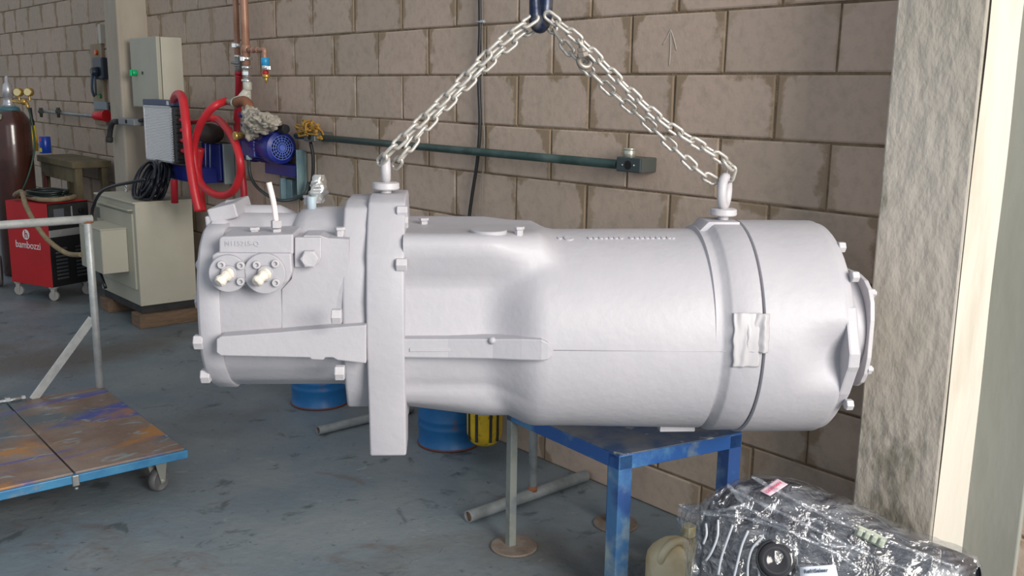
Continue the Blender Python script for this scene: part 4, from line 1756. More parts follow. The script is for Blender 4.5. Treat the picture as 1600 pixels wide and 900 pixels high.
b.out('grey_label', mat('grey_blue_label', (.20, .25, .28), .5), sp_)
b = B()
c = pw(165, 181, .05)
c0 = pw(148, 181, .09)
b.cyl(c, c0, .040, .030, seg=20)
b.cyl(c + (c - c0) * .1, c, .044, .044, seg=20)
b.out('red_plug', mat('red_plastic', (.6, .01, .02), .35), sp_)
b = B()
wbox(b, 152, 38, 158, 68, .0, .03, .002)
b.out('white_conduit', mat('off_white_conduit', (.50, .48, .42), .5), sp_)
# small pipe with fittings
b = B()
ps = thing('wall_pipe', 'thin steel pipe with two dark fittings on the wall left of the red plug', 'pipe', frame(pw(100, 190, .06)))
b.cyl(pw(60, 173, .06), pw(150, 182, .06), .013, seg=14)
b.out('tube', STEEL, ps)
for px_ in (64, 91):
    b = B()
    c = pw(px_, 174, .08)
    b.cyl(c + Vector((0, 0, .03)), c - Vector((0, 0, .05)), .016, .012)
    b.cyl(c - T * .02, c + T * .02, .021)
    b.out('pipe_fitting', mat('dark_fitting', (.05, .05, .045), .5, .4), ps)

# junction box on the left pillar with conduit elbow
jb = thing('junction_box', 'small grey outlet box with black conduit elbow on the left pillar', 'junction box', frame(wl(-6.95, .23, 1.25)))
b = B()
t0, t1, z0_, z1_ = wbox(b, 184, 184, 209, 197, .2, .27, .006)
b.out('box_body', mat('grey_cast_box', (.22, .23, .25), .5, .2), jb)
b = B()
c = pw(197, 190, .271)
b.cyl(c + N * .004, c - N * .002, .014)
b.out('round_hole', DARKHOLE, jb)
b = B()
b.tube([pw(184, 190, .24), pw(177, 191, .24), pw(173, 199, .24), pw(171, 215, .24)], .019, 12)
b.cyl(pw(171, 214, .24), pw(171, 222, .24), .024)
b.out('conduit_elbow', BLACKM, jb)
b = B()
b.tube([pw(209, 190, .24), pw(226, 187, .22)], .012, 10, False)
b.out('conduit_stub', BLACKM, jb)

# electrical cabinet
ec = thing('electrical_cabinet', 'beige wall-mounted electrical cabinet with green knob above the silver cooler', 'cabinet', frame(wl(-6.3, .1, 1.3)))
tE1 = pw(284, 60, 0).dot(T)
offE = .20
# front right edge px 245
for _ in range(30):
    p = pw(245, 57, offE)
    offE += (tE1 - p.dot(T)) * -.5 if False else 0
lo_, hi_ = .02, .6
for _ in range(40):
    md = (lo_ + hi_) / 2
    if pw(243, 57, md).dot(T) < tE1:
        lo_ = md
    else:
        hi_ = md
offE = lo_
zE1 = pw(243, 57, offE).z
zE0 = pw(243, 168, offE).z
tE0 = pw(202, 60, offE).dot(T)
b = B(FW)
b.box((tE0, 2.6 - offE + .03, zE0), (tE1, 2.6, zE1), .004)
b.out('cabinet_body', BEIGE_LIT, ec)
b = B(FW)
b.box((tE0 - .002, 2.6 - offE, zE0 - .002), (tE1 + .002, 2.6 - offE + .026, zE1 + .002), .005)
dr = b.out('cabinet_door', BEIGE_SHADE, ec)
b = B()
c = pw(213, 114, offE)
b.cyl(c, c - N * .03, .020)
b.box(c - Vector((.008, .008, .02)) - N * .035, c + Vector((.008, .008, .02)) - N * .035, .003)
b.out('green_knob', mat('green_plastic', (.0, .42, .14), .35), dr)
b = B()
c = pw(223, 114, offE)
b.cyl(c + N * .002, c - N * .004, .010)
b.out('lock', BLACK, dr)

# ============================================================ CONDUIT ON THE MAIN WALL
cdn = thing('wall_conduit', 'long green-grey conduit along the block wall ending in an outlet box', 'conduit', frame(wl(-3.3, .06, 1.2)))
b = B()
A_, B_ = pw(498, 215, .06), pw(966, 257, .06)
b.cyl(A_, B_, .0165, seg=18)
b.out('conduit_tube', GALV_G, cdn)
b = B()
b.cyl(pw(478, 213, .06), pw(463, 212, .06), .0165, seg=18)
b.out('conduit_tube', GALV_G, cdn)
b = B()
t0, t1, z0_, z1_ = wbox(b, 963, 244.5, 1000, 271, .0, .085, .004)
bx = b.out('outlet_box', mat('cast_grey_box', (.10, .11, .105), .45, .3), cdn)
b = B()
wbox(b, 963.5, 245, 999.5, 270.5, .084, .094, .003)
b.out('box_lid', mat('cast_grey_lid', (.05, .07, .075), .4, .3), cdn)
b = B()
c = pw(981, 258, .094)
b.cyl(c + N * .004, c - N * .0015, .0155, seg=28)
b.out('round_hole', DARKHOLE, cdn)
b = B()
for px_, py_ in ((973, 257.5), (991, 258.5)):
    c = pw(px_, py_, .094)
    b.cyl(c, c - N * .003, .003, seg=8)
b.out('lid_screws', CHROME, cdn)
b = B()
c = pw(984, 244, .045)
b.cyl(c - Vector((0, 0, .006)), c + Vector((0, 0, .024)), .021, seg=28)
b.cyl(c + Vector((0, 0, .022)), c + Vector((0, 0, .028)), .0235, seg=28)
b.out('top_gland', mat('zinc_gland', (.55, .55, .48), .3, .7), cdn)
b = B()
wbox(b, 474, 206, 491, 222, .0, .11, .005)
b.out('outlet_box', mat('cast_grey_box', (.2, .2, .2), .5), cdn)
b = B()
c = pw(483, 214, .112)
b.cyl(c + N * .004, c - N * .001, .014)
b.out('round_hole', DARKHOLE, cdn)
b = B()
b.hex(pw(492, 214.5, .06), pw(501, 215.3, .06), .027)
b.out('conduit_gland', mat('zinc_gland', (.55, .55, .48), .3, .7), cdn)
b = B()
b.tube([pw(485, 222, .06), pw(489, 245, .05), pw(488, 280, .05), pw(480, 300, .06), pw(470, 312, .08)], .009, 8)
b.out('drop_cable', BLACK, cdn)
# golden string on the box
b = B()
rg = random.Random(9)
c = pw(485, 200, .08)
for k in range(9):
    pts = [c + T * rg.uniform(-.11, .13) + Vector((0, 0, rg.uniform(-.03, .05))) + N * rg.uniform(-.04, .03) for _ in range(6)]
    for p in pts:
        p.z -= abs((p - c).dot(T)) * .2
    b.tube(pts, .005, 6)
b.out('string_tangle', ROPE, None, 'tangle of golden brown string lying on the outlet box beside the blue motor', 'string')

# hanging cables at the middle of the wall
ch = thing('hanging_cable', 'black cable with a thin grey wire hanging down the block wall', 'cable', frame(wl(-3.25, .02, .5)))
b = B()
b.tube([pw(749, -40, .018), pw(750, 40, .018), pw(748, 120, .018), pw(750, 190, .018), pw(746, 250, .018), pw(737, 310, .018), pw(733, 350, .018), pw(735, 420, .018)], .0075, 10)
b.out('black_cable', BLACK, ch)
b = B()
b.tube([pw(752.5, -40, .012), pw(753, 60, .012), pw(755, 180, .012), pw(757, 225, .012), pw(753, 300, .012), pw(752, 420, .012)], .003, 6)
b.out('thin_wire', mat('grey_wire', (.2, .19, .17), .5), ch)
b = B()
c = pw(751, 34, .02)
b.cyl(c - T * .025, c + T * .025, .006)
b.out('cable_clip', ALU, ch)

# ============================================================ COPPER PIPES AND VALVES
def copper(px0, px1, off, r_, ytop, ybot, label):
    t = thing('copper_pipe', label, 'pipe', frame(pw(px1, ybot, off)), 'copper pipes with valves on the wall')
    return t


pA = copper(372, 373, .09, .026, -30, 88, 'thinner left copper pipe with lever valve coming down the wall')
b = B()
def vline(px, ya, yb, off):
    p = pw(px, yb, off)
    q = pw(px, ya, off)
    return Vector((p.x, p.y, p.z)), Vector((p.x, p.y, q.z))


def vcyl(b, px, ya, yb, off, r_, r1=None, seg=20, hexa=False):
    p, q = vline(px, ya, yb, off)
    if hexa:
        b.hex(q, p, r_)
    else:
        b.cyl(q, p, r_, r1, seg=seg)


vcyl(b, 371.5, -60, 88, .09, .0165)
b.out('pipe_run', COPPER, pA)
b = B()
vcyl(b, 372, 68, 74, .09, .024)
vcyl(b, 372, 86, 90, .09, .021)
c = pw(366, 71, .11)
b.box(c - Vector((.012, .012, .012)), c + Vector((.012, .012, .012)), .002)
b.out('pipe_clamp', CHROME, pA)
b = B()
vcyl(b, 373, 89, 112, .09, .018, .020)
vcyl(b, 373, 96, 104, .09, .026, hexa=True)
b.cyl(pw(373, 99, .12), pw(362, 98, .12), .007)
b.out('lever_valve', STEEL, pA)
b = B()
vcyl(b, 373.5, 111, 117, .09, .024)
b.out('hose_clip', HOSE_D, pA)
pB = copper(384, 385, .10, .03, -30, 105, 'thicker right copper pipe with a side branch coming down the wall')
b = B()
vcyl(b, 385, -60, 102, .11, .0225)
vcyl(b, 385, 70, 82, .11, .0265)
b.out('pipe_run', COPPER, pB)
b = B()
vcyl(b, 386, 89, 94, .11, .030)
b.box(pw(379, 92, .14) - Vector((.012,) * 3), pw(379, 92, .14) + Vector((.012,) * 3), .002)
vcyl(b, 386, 103, 108, .11, .028)
b.out('pipe_clamp', CHROME, pB)
b = B()
vcyl(b, 386, 107, 124, .11, .018)
vcyl(b, 386, 111, 118, .11, .027, hexa=True)
vcyl(b, 386, 124, 128, .11, .030)
b.out('lever_valve', CHROME, pB)
b = B()
p = pw(388, 78, .11)
q = pw(413, 78, .11)
b.tube([p, p.lerp(q, .8), q, q - Vector((0, 0, .03)), q - Vector((0, 0, .09))], .0135, 14, True)
for k in (.3, .6):
    c = p.lerp(q, k)
    b.cyl(c - T * .008, c + T * .008, .017)
b.out('side_branch', COPPER, pB)
b = B()
vcyl(b, 414.5, 90, 102, .11, .022)
b.out('blue_adaptor', mat('cyan_plastic', (.02, .30, .60), .35), pB)
b = B()
vcyl(b, 415, 101, 110, .11, .018)
b.out('ball_valve', CHROME, pB)
b = B()
b.box(pw(420, 106, .12) - Vector((.01,) * 3), pw(420, 106, .12) + Vector((.01,) * 3), .002)
b.out('valve_handle', CHROME, pB)
b = B()
vcyl(b, 415, 109, 117, .11, .016)
b.out('red_ring', RED, pB)
b = B()
vcyl(b, 416, 116, 122, .11, .020)
vcyl(b, 416, 121, 130, .11, .014, .003)
b.out('brass_nozzle', BRASS, pB)
# white Y piece and rusty elbow
ysx = thing('pipe_wye', 'white plastic Y pipe branch with brown elbow under the thicker copper pipe', 'pipe fitting', frame(pw(385, 165, .12)))
b = B()
vcyl(b, 387, 128, 141, .12, .024)
vcyl(b, 387, 139, 158, .12, .020)
p = pw(387, 142, .12)
b.cyl(p, pw(372, 160, .16), .024)
b.cyl(pw(374, 157, .16), pw(366, 162, .17), .028)
b.out('plastic_branch', mat('grey_white_plastic', (.55, .54, .47), .4), ysx)
b = B()
b.tube([pw(370, 160, .17), pw(381, 158, .17), pw(388, 164, .17), pw(389, 176, .17)], .028, 14)
b.out('brown_elbow', RUST, ysx)
b = B()
b.cyl(pw(355, 159, .17), pw(366, 160.5, .17), .018)
b.torus(Matrix.Translation(pw(368, 160.5, .17)) @ T.to_track_quat('Z', 'Y').to_matrix().to_4x4(), .026, .006)
b.out('hose_tail', mat('tarnished_tail', (.30, .32, .25), .4, .3), ysx)

# ============================================================ RED HOSES
def hose(pts, r_, label, m_=HOSE, grp='red rubber hoses on the wall'):
    b = B()
    b.tube([pw(*p) for p in pts], r_, 14, res=8)
    b.out('red_hose', m_, None, label, 'hose', grp)


hose([(276, 174, .17), (272, 158, .22), (277, 148, .27), (285, 153, .31), (290, 185, .34), (293, 220, .35), (298, 262, .36), (304, 300, .36), (311, 330, .35)],
     .0255, 'thick bright red hose arching over the cooler and running down in front of it')
hose([(353, 158, .17), (338, 164, .24), (322, 179, .28), (309, 205, .29), (303, 232, .29), (305, 262, .29), (315, 288, .28), (332, 302, .27), (350, 305, .26), (366, 296, .25), (375, 272, .25), (375, 250, .26), (367, 222, .25), (355, 202, .21), (342, 188, .18), (331, 184, .2)],
     .0215, 'red hose making a large loop between the cooler and the blue motor')
hose([(373, 116, .09), (373, 140, .08), (372, 165, .07), (370, 200, .06), (377, 260, .06), (381, 300, .06), (382, 345, .06)],
     .0200, 'straight dark red hose hanging from the thinner copper pipe', HOSE_D)
hose([(313, 232, .20), (309, 260, .21), (312, 295, .22), (316, 330, .23)],
     .0250, 'red hose hanging straight down inside the loop', HOSE)
b = B()
p = pw(273, 317, .30)
q = pw(272, 281, .30)
b.lathe([(.016, .02), (.016, 0), (.021, 0), (.021, (q - p).length)], Matrix.Translation(p) @ (q - p).to_track_quat('Z', 'Y').to_matrix().to_4x4(), 20, cap=False)
b.out('red_hose', HOSE_D, None, 'short dark red hose stub with open end under the blue bracket', 'hose', 'red rubber hoses on the wall')

# ============================================================ COOLER UNIT
offC = .24
cl_ = thing('oil_cooler', 'silver finned oil cooler on a dark blue wall bracket', 'oil cooler', frame(wl(-5.1, .4, 1.1)))
A_, B_ = pw(225, 165, offC), pw(272, 256, offC)
t0, t1 = A_.dot(T), B_.dot(T)
z1_, z0_ = pw(250, 165, offC).z, pw(250, 252, offC).z
y0 = 2.6 - offC
b = B(FW)
b.box((t0 + .012, y0 + .006, z0_ + .01), (t1 - .012, y0 + .05, z1_ - .01), .002)
b.out('core', mat('fin_grey', (.62, .62, .64), .5, 0), cl_)
b = B(FW)
n = 34
for k in range(n):
    z = lerp(z0_ + .014, z1_ - .014, k / (n - 1))
    b.box((t0 + .014, y0 - .004, z - .0034), (t1 - .014, y0 + .008, z + .0034), .001)
b.out('fins', mat('bright_fins', (.92, .92, .93), .4, 0), cl_)
b = B(FW)
for xa, xb, za, zb_ in ((t0, t0 + .014, z0_, z1_), (t1 - .014, t1, z0_, z1_), (t0, t1, z0_, z0_ + .014), (t0, t1, z1_ - .012, z1_)):
    b.box((xa, y0 - .008, za), (xb, y0 + .05, zb_), .002)
b.out('face_frame', ALU, cl_)
b = B(FW)
for k in range(22):
    z = lerp(z0_ + .02, z1_ - .02, k / 21)
    b.cyl((t1 + .001, y0 + .001, z), (t1 + .006, y0 - .004, z), .004, seg=8)
b.out('edge_rivets', CHROME, cl_)
b = B(FW)
b.box((t0 - .01, y0 - .004, z1_), (t1 + .05, y0 + .07, z1_ + .036), .004)
b.out('top_header', mat('navy_header', (.01, .03, .10), .35), cl_)
b = B(FW)
b.box((t1 - .05, y0 - .008, z1_ + .006), (t1 - .02, y0 - .003, z1_ + .03), .001)
b.out('white_tag', GREYW, cl_)
b = B(FW)
b.box((t1 + .002, y0 + .004, z0_), (t1 + .05, y0 + .07, z1_), .008)
for k in range(6):
    z = lerp(z0_ + .04, z1_ - .04, k / 5)
    b.box((t1 + .045, y0 + .0, z - .016), (t1 + .06, y0 + .07, z + .016), .006)
b.out('fan_housing', BLACK, cl_)
b = B(FW)
b.box((t0 + .02, y0 + .05, z0_), (t1, y0 + .10, z1_ - .02), .006)
b.out('rear_duct', BLACKM, cl_)
for k in range(4):
    b = B(FW)
    z = lerp(z0_ + .08, z1_ - .08, k / 3)
    b.cyl((t1 + .055, y0 + .03, z), (t1 + .09, y0 + .03, z), .012)
    b.out('red_port', HOSE, cl_)
b = B(FW)
zb0, zb1 = pw(275, 281, .19).z, pw(275, 258, .19).z
b.box((pw(254, 270, .19).dot(T), 2.41, zb0), (pw(308, 270, .19).dot(T), 2.598, zb1), .006)
b.out('wall_bracket', DBLUE, cl_)
b = B(FW)
xx = pw(254, 270, .19).dot(T)
b.box((xx - .03, 2.40, zb0), (xx + .004, 2.5, zb1), .004)
b.out('bracket_end', mat('dark_steel', (.06, .07, .09), .5, .3), cl_)
# second unit: dark blue pump panel with strip lines
pp_ = thing('pump_unit', 'dark blue pump panel with black hump between the red hoses', 'pump', frame(wl(-5.0, .2, 1.0)))
b = B()
wbox(b, 314, 222, 345, 283, .012, .07, .006)
b.out('panel', DBLUE, pp_)
b = B()
for px_ in (321, 328):
    b.cyl(pw(px_, 224, .072), pw(px_ + .5, 279, .072), .003, seg=6)
b.out('steel_lines', ALU, pp_)
b = B()
c = pw(328, 209, .10)
b.sphere(c, .082, 1.0, 1.0, .75)
b.out('black_hump', mat('brown_black_cast', (.035, .025, .022), .6), pp_)
b = B()
wbox(b, 347, 225, 352, 288, .004, .07, .003)
b.out('steel_plate', mat('pale_steel_plate', (.30, .37, .38), .5, .2), pp_)
b = B()
b.cyl(pw(296, 192, .12), pw(330, 186, .12), .014)
b.out('red_manifold', HOSE, pp_)
b = B()
c = pw(349, 191, .14)
b.lathe([(.012, .01), (.012, 0), (.02, 0), (.02, .06)], Matrix.Translation(c - N * .04 + T * .01) @ N.to_track_quat('Z', 'Y').to_matrix().to_4x4(), 20, cap=False)
b.cyl(c, c + N * .13, .017)
b.out('pipe_stub', mat('rusty_silver', (.35, .28, .22), .4, .4), pp_)

# ============================================================ BLUE ELECTRIC MOTOR
mt_ = thing('electric_motor', 'blue electric motor with round fan grille on a wall bracket', 'motor', frame(wl(-4.45, .3, 1.1)))
mo = .11
fc = pw(441, 231, mo)        # fan end centre
tF = fc.dot(T)
yF = 2.6 - mo
zF = fc.z
Rm = 25 / FPX * (fc.y / 1.0) * 1.06
Mm = FW @ Matrix(((0, 0, 1, tF), (1, 0, 0, yF), (0, 1, 0, zF), (0, 0, 0, 1)))     # local z along t
b = B(Mm)
b.lathe([(Rm * .80, -.235), (Rm * .92, -.22), (Rm * .95, -.11), (Rm * .97, -.10), (Rm * 1.0, -.08), (Rm * 1.0, -.03), (Rm * .93, -.008), (Rm * .74, 0), (Rm * .70, -.004), (Rm * .68, -.02), (.001, -.02)], None, 56)
for k in range(26):
    a = 2 * PI * k / 26
    b.box((-.002, -.002, -.215), (.002, .002, -.11), 0) if False else None
b.out('motor_body', DBLUE, mt_, auto=40)
b = B(Mm)
b.cyl((0, 0, -.026), (0, 0, -.016), Rm * .69, seg=40)
b.out('grille_recess', mat('recess_shade_navy', (.003, .005, .04), .6), mt_)  # near-black disc stands in for the shade behind the grille
b = B(Mm)
for k in range(1, 6):
    b.torus(Matrix.Translation((0, 0, -.002 + .004 * (1 - k / 5))), Rm * .70 * k / 5, .0026, seg=36, ms=6)
for k in range(16):
    a = 2 * PI * k / 16
    b.cyl((Rm * .12 * math.cos(a), Rm * .12 * math.sin(a), .001), (Rm * .70 * math.cos(a), Rm * .70 * math.sin(a), -.002), .0024, seg=6)
b.cyl((0, 0, -.006), (0, 0, .002), Rm * .14)
b.out('fan_grille', mat('mid_blue_grille', (.10, .16, .55), .3), mt_)
b = B(Mm)
for k in range(28):
    a = 2 * PI * k / 28
    Mf = Matrix.Rotation(a, 4, 'Z')
    for q in (0,):
        p0 = Mf @ Vector((Rm * .90, 0, -.215))
        b2 = B(Mm @ Mf)
        b2.box((Rm * .88, -.002, -.215), (Rm * 1.0, .002, -.112))
        mp_ = {}
        for v in b2.bm.verts:
            mp_[v] = b.bm.verts.new(v.co)
        for f in b2.bm.faces:
            b.bm.faces.new([mp_[v] for v in f.verts])
        b2.bm.free()
b.out('cooling_fins', DBLUE, mt_)
b = B(FW)
b.box((tF - .30, yF - Rm * 1.0, zF - .06), (tF - .15, yF - Rm * .55, zF + .035), .008)
b.out('terminal_box', DBLUE, mt_)
b = B(Mm)
b.lathe([(Rm * .5, -.42), (Rm * .95, -.40), (Rm * 1.05, -.36), (Rm * 1.05, -.31), (Rm * .7, -.29), (Rm * .6, -.22)], None, 40)
b.out('pump_casing', DBLUE, mt_, auto=40)
b = B(FW)
b.cyl((tF - .36, yF - .02, zF + Rm * .6), (tF - .36, yF - .02, zF + Rm * 1.0 + .08), .033)
b.cyl((tF - .36, yF - .02, zF + Rm * 1.0 + .06), (tF - .36, yF - .02, zF + Rm + .085), .045)
b.out('outlet_neck', DBLUE, mt_)
b = B(FW)
b.cyl((tF - .23, yF - Rm * .9, zF + .06), (tF - .23, yF - Rm - .07, zF + .055), .018)
b.cyl((tF - .23, yF - Rm - .05, zF + .056), (tF - .23, yF - Rm - .07, zF + .055), .024)
b.out('brass_plug', BRASS, mt_)
b = B()
wbox(b, 413, 252, 461, 278, .005, .07, .006)
b.out('bracket_shelf', DBLUE, mt_)
b = B()
wbox(b, 463, 236, 474, 305, .004, .03, .003)
wbox(b, 462, 234, 465, 305, .03, .075, .002)
b.out('channel_post', mat('pale_blue_steel', (.22, .33, .36), .4, .3, (.12, .2, .24), 8), mt_)
b = B()
wbox(b, 436, 278, 456, 314, .004, .05, .003)
wbox(b, 436, 278, 440, 314, .05, .08, .001)
b.out('channel_post', mat('pale_blue_steel', (.22, .33, .36), .4, .3, (.12, .2, .24), 8), mt_)
b = B()
b.tube([pw(389, 246, .19), pw(390, 268, .19), pw(398, 288, .19), pw(416, 304, .22), pw(438, 313, .18), pw(460, 311, .12), pw(477, 302, .09), pw(482, 285, .06)], .0085, 8)
b.out('motor_lead', mat('dark_lead', (.03, .04, .04), .5), mt_)
b = B()
c = pw(389, 246, .19)
b.cyl(c + Vector((0, 0, .012)), c - Vector((0, 0, .012)), .017)
b.out('cable_gland', mat('pale_gland', (.3, .42, .45), .4), mt_)
b = B()
b.cyl(pw(422, 197, .12), pw(447, 202, .12), .024)
b.out('black_pipe', BLACK, None, 'short black pipe above the blue motor', 'pipe')

# rag on the motor
b = B()
c = pw(404, 195, .42)
rg = random.Random(12)


def ragf(v, s):
    return 1 + .55 * noise.noise(v * 2.6 + Vector((s, 0, 0))) + .22 * noise.noise(v * 7 + Vector((0, s, 0)))


for k, (px_, py_, r_, sx, sz) in enumerate(((392, 183, .062, .8, .9), (403, 191, .075, 1.0, .75), (414, 186, .062, 1.1, .55), (424, 192, .05, 1.0, .6), (393, 202, .060, .75, 1.0), (409, 199, .055, 1.2, .6))):
    b.sphere(pw(px_, py_, .22), r_ * .90, sx, .8, sz, 40, lambda v, k=k: ragf(v, k * 3.1))
b.out('cotton_rag', CLOTH, None, 'crumpled off-white rag lying on top of the blue motor', 'rag')

# ============================================================ CHALK ARROW (on the wall)
CHALK = mat('chalk', (.50, .46, .41), .9)
b = B()
for p_, q_ in (((1046, 103), (1048, 46)), ((1048, 46), (1036, 70)), ((1048, 46), (1057, 78))):
    A_, B_ = pw(p_[0], p_[1], .0022), pw(q_[0], q_[1], .0022)
    b.tube([A_, A_.lerp(B_, .5) + T * .002, B_], .0016, 6)
b.out('trim_6', CHALK, kind='structure', label='chalk arrow drawn on a block')

# ============================================================ JUG AND BOTTLE
jc = pw(1046, 905, .42)
jz = pw(1046, 836, .42).z
Mj = frame((jc.x, jc.y, 0), .2)
jg = thing('plastic_jug', 'stained cream plastic jug with moulded handle beside the wrapped bundle', 'jug', Mj)
jw = 40 / FPX * jc.y * 1.0
Hj = jz
b = B(Mj)
rings = []
prof = [(.55, .0), (.96, .01), (1.0, .03), (1.0, .55 * Hj), (.96, .68 * Hj), (.80, .80 * Hj), (.55, .90 * Hj), (.34, .96 * Hj), (.18, .985 * Hj)]
for s_, z in prof:
    rg2 = []
    for k in range(40):
        a = 2 * PI * k / 40
        ca, sa = math.cos(a), math.sin(a)
        ex_ = 2 / 3.2
        x_ = math.copysign(abs(ca) ** ex_, ca) * jw * s_
        y_ = math.copysign(abs(sa) ** ex_, sa) * jw * .72 * s_
        rg2.append(Vector((x_ - (1 - s_) * jw * -.10, y_, z)))
    rings.append(rg2)
b.rings(rings)
b.out('jug_body', JUGM, jg, auto=50)
b = B(Mj)
b.tube([(-jw * .62, -jw * .45, Hj * .60), (-jw * .60, -jw * .62, Hj * .80), (-jw * .2, -jw * .55, Hj * .97), (jw * .30, -jw * .45, Hj * .99), (jw * .55, -jw * .5, Hj * .86), (jw * .66, -jw * .6, Hj * .62)], .0125, 12)
b.out('handle', JUGM, jg)
bc = pw(1072, 900, .30)
zt_ = pw(1068, 817, .30).z
Mo = frame((bc.x, bc.y, 0))
bo = thing('oil_bottle', 'dirty olive plastic bottle with ribbed cap behind the cream jug', 'bottle', Mo)
b = B(Mo)
b.lathe([(.030, 0), (.034, .005), (.034, zt_ * .55), (.028, zt_ * .68), (.019, zt_ * .75), (.018, zt_ * .80)], None, 32)
b.out('bottle_body', OLIVE, bo, auto=50)
b = B(Mo)
pr = [(.0215, zt_ * .79)]
for k in range(6):
    z = lerp(zt_ * .80, zt_ * .98, k / 5)
    pr += [(.0225, z), (.0212, z + .003)]
pr += [(.019, zt_)]
b.lathe(pr, None, 28)
b.out('bottle_cap', mat('olive_cap', (.45, .38, .17), .5), bo)

# ============================================================ WRAPPED BUNDLE
tops = [(1062, 790), (1080, 787), (1100, 783), (1125, 763), (1142, 753), (1175, 742), (1225, 750), (1270, 767), (1320, 789), (1400, 825), (1470, 850), (1515, 868), (1531, 884)]
offs = [.60, .60, .60, .60, .60, .58, .56, .54, .52, .48, .44, .41, .39]
wid = [.01, .03, .06, .12, .15, .18, .19, .19, .18, .16, .14, .11, .04]
bt_ = thing('wrapped_bundle', 'black moulded car parts wrapped in clear stretch film in front of the right pillar', 'wrapped parcel',
            frame(wl(-1.25, .5, 0)))


def interp(tab, x):
    x = max(0, min(len(tab) - 1 - 1e-6, x))
    i = int(x)
    return tab[i] + (tab[i + 1] - tab[i]) * (x - i)


NS, NA = 90, 54


def bundle(scale, amp, seed, i0=0.0, i1=12.0, drop=0.0, ns=NS, zbot=.02, frq=1.0):
    rings = []
    for i in range(ns + 1):
        x = lerp(i0, i1, i / ns)
        xi = min(int(x), 11)
        f_ = x - xi
        px_ = lerp(tops[xi][0], tops[xi + 1][0], f_)
        py_ = lerp(tops[xi][1], tops[xi + 1][1], f_)
        off = interp(offs, x)
        w_ = interp(wid, x) * scale
        tp = pw(px_, py_, off) - Vector((0, 0, drop))
        zt_ = tp.z
        h0 = zt_ - max(zbot, zt_ - .03 - w_ * 2.6)
        h0 = lerp(min(h0, .075), h0, smooth(1.25, 1.9, x))
        ring = []
        for k in range(NA + 1):
            a = k / NA * PI          # 0 = towards the wall, pi = towards the room
            c_, s_ = math.cos(a), math.sin(a)
            yy = math.copysign(abs(c_) ** .8, c_) * w_
            if c_ < 0:
                yy *= 1.0
            zz = zt_ - h0 * (1 - abs(s_) ** .9)
            n_ = noise.noise(Vector((x * .9 * frq, yy * 14 * frq + zz * 6, seed))) + .5 * noise.noise(Vector((x * 2.3 * frq, zz * 24 * frq, seed + 4)))
            fade = min(1, (12 - x) * .8) * min(1, x * .8)
            q = (s_ * .5 + .5)
            p = wl(tp.dot(T), off, 0)
            p = p + N * yy
            p.z = zz
            nr = (N * c_ + Vector((0, 0, s_)))
            top_keep = 1 - .75 * smooth(.92, 1, s_)
            p = p + nr * amp * n_ * fade * top_keep
            ring.append(p)
        rings.append(ring)
    return rings


# black parts inside
b = B()
b.rings(bundle(.90, .006, 3, 3.2, 11.6, .012, 60), cap=False, closed=False)
b.out('black_panel', mat('black_gloss_moulding', (.012, .013, .02), .25, 0, (.03, .032, .05), 6, coat=.3), bt_)
# ribs of the lower duct: arcs over the front left side
rgm = mat('pale_rib_edge', (.42, .45, .50), .35)
RB = bundle(.955, .003, 3, 0, 12, .006, 120)
def surf(px_, py_):
    """nearest point of the bundle surface along the pixel's ray"""
    r_ = ray(px_, py_).normalized()
    best = None
    for ring in RB:
        for p in ring:
            d = p - O
            k = d.dot(r_)
            e_ = (d - r_ * k).length
            if e_ < .016 and (best is None or k < best[0]):
                best = (k, p)
    if best is None:
        return None
    return O + r_ * (best[0] - .006)


for arc in ([(1103, 818), (1104, 835), (1099, 850)], [(1122, 812), (1121, 838), (1112, 862), (1103, 876)], [(1145, 820), (1136, 845), (1127, 872), (1122, 898)],
            [(1169, 829), (1160, 850), (1153, 876), (1146, 905)], [(1193, 838), (1176, 856), (1169, 880), (1168, 905)],
            [(1208, 856), (1196, 862), (1187, 880), (1186, 905)], [(1236, 864), (1236, 880), (1234, 898)]):
    q = [surf(*p) for p in arc]
    q = [p for p in q if p is not None]
    if len(q) >= 2:
        b = B()
        b.tube(q, .0032, 8)
        b.out('moulded_rib', rgm, bt_)
c = surf(1214, 875)
if c is not None:
    b = B()
    vd = (O - c).normalized()
    M = Matrix.Translation(c - vd * .004) @ vd.to_track_quat('Z', 'Y').to_matrix().to_4x4()
    b.lathe([(.046, 0), (.040, .012), (.030, .016), (.020, .010), (.001, .006)], M, 36)
    b.torus(M, .046, .004)
    b.out('round_boss', mat('glossy_black', (.03, .03, .035), .12), bt_)


def paper(pxs, name, m_, parent, lift=.004):
    q = [surf(*p) for p in pxs]
    if any(p is None for p in q):
        return None
    vd = (O - q[0]).normalized()
    q = [p + vd * lift for p in q]
    b = B()
    b.grid(lambda i, j: (q[0].lerp(q[1], i)).lerp(q[3].lerp(q[2], i), j) + vd * .002 * math.sin(i * 3), 8, 4)
    b.out(name, m_, parent, solid=.0008)
    return q, vd


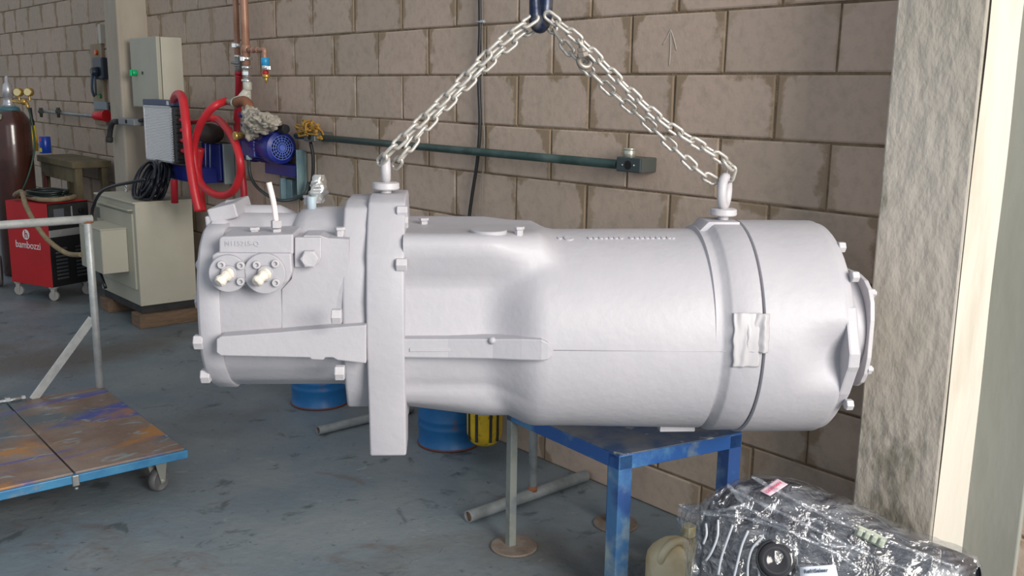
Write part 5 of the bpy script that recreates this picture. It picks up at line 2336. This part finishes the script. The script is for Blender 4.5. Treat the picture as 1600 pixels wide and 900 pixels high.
RBs = RB
pq = paper([(1187, 767), (1203, 775), (1231, 757), (1214, 748)], 'pink_label', mat('pale_pink_label', (.72, .55, .62), .5), bt_)
if pq:
    q, vd = pq
    cen = (q[0] + q[1] + q[2] + q[3]) / 4 + vd * .007
    text_mesh('GERMAN', 'label_text', .0125, basis(cen, q[3] - q[0], q[0] - q[1]), mat('red_ink', (.6, .03, .12), .5), bt_, .0003)
pq = paper([(1250, 886), (1250, 905), (1310, 903), (1305, 882)], 'paper_label', mat('pale_blue_white_paper', (.66, .70, .80), .5), bt_)
if pq:
    q, vd = pq
    xdir = (q[3] - q[0])
    cen = q[0] + xdir * .45 + (q[1] - q[0]) * .42 + vd * .007
    text_mesh('RefriSeleer', 'label_text', .0125, basis(cen, xdir, q[0] - q[1]), mat('dark_ink', (.03, .05, .08), .5), bt_, .0003, .0003)
b = B()
c = surf(1360, 838)
if c is not None:
    vd = (O - c).normalized()
    M = basis(c + vd * .002, (surf(1385, 850) or c + T) - c, (0, 0, 1))
    b2 = B(M)
    b2.box((-.035, -.014, -.004), (.035, .014, .006), .004)
    for k in range(4):
        b2.box((-.03 + k * .017, -.006, .004), (-.018 + k * .017, .012, .016), .003)
    b2.out('pale_clip', mat('pale_green_clip', (.42, .46, .38), .5), bt_)
# film skin: outer crumpled skin
b = B()
b.rings(bundle(1.0, .016, 8, 0, 12, 0, 150, frq=2.0), cap=False, closed=False)
b.out('film_skin', FILM, bt_, label='clear stretch film')
# twisted folds of film
rg = random.Random(21)
for line in ([(1068, 792), (1090, 800), (1130, 797), (1160, 790), (1172, 795)], [(1137, 757), (1165, 790), (1200, 812), (1235, 825)],
             [(1145, 765), (1200, 792), (1250, 815), (1300, 840), (1360, 868), (1420, 890)],
             [(1100, 803), (1160, 808), (1230, 830), (1300, 862), (1350, 893)], [(1248, 815), (1262, 810), (1285, 818), (1290, 828)],
             [(1265, 833), (1290, 850), (1330, 855), (1345, 850), (1350, 860)], [(1175, 745), (1230, 775), (1310, 815), (1400, 850), (1490, 885)]):
    q = []
    for i, p in enumerate(line):
        s_ = surf(*p)
        if s_ is not None:
            q.append(s_ + (O - s_).normalized() * .012)
    if len(q) >= 2:
        b = B()
        b.tube(q, .0045, 7, rfun=lambda t: .6 + .9 * abs(math.sin(t * 23)), res=10)
        b.out('film_fold', FILM, bt_)
# loose tail of film at the left end
b = B()
pts0 = [pw(1060, 787, .61), pw(1080, 788, .61), pw(1105, 786, .60), pw(1125, 772, .6)]
pts1 = [pw(1078, 814, .61), pw(1088, 812, .62), pw(1105, 805, .63), pw(1128, 802, .63)]


def tail(i, j):
    k = i * 3 - 1e-6
    a = int(max(0, k))
    p = pts0[a].lerp(pts0[a + 1], k - a)
    q = pts1[a].lerp(pts1[a + 1], k - a)
    return p.lerp(q, j) + N * .012 * noise.noise(Vector((i * 6, j * 5, 0))) * 2


b.grid(tail, 30, 16)
b.out('film_tail', FILM, bt_)
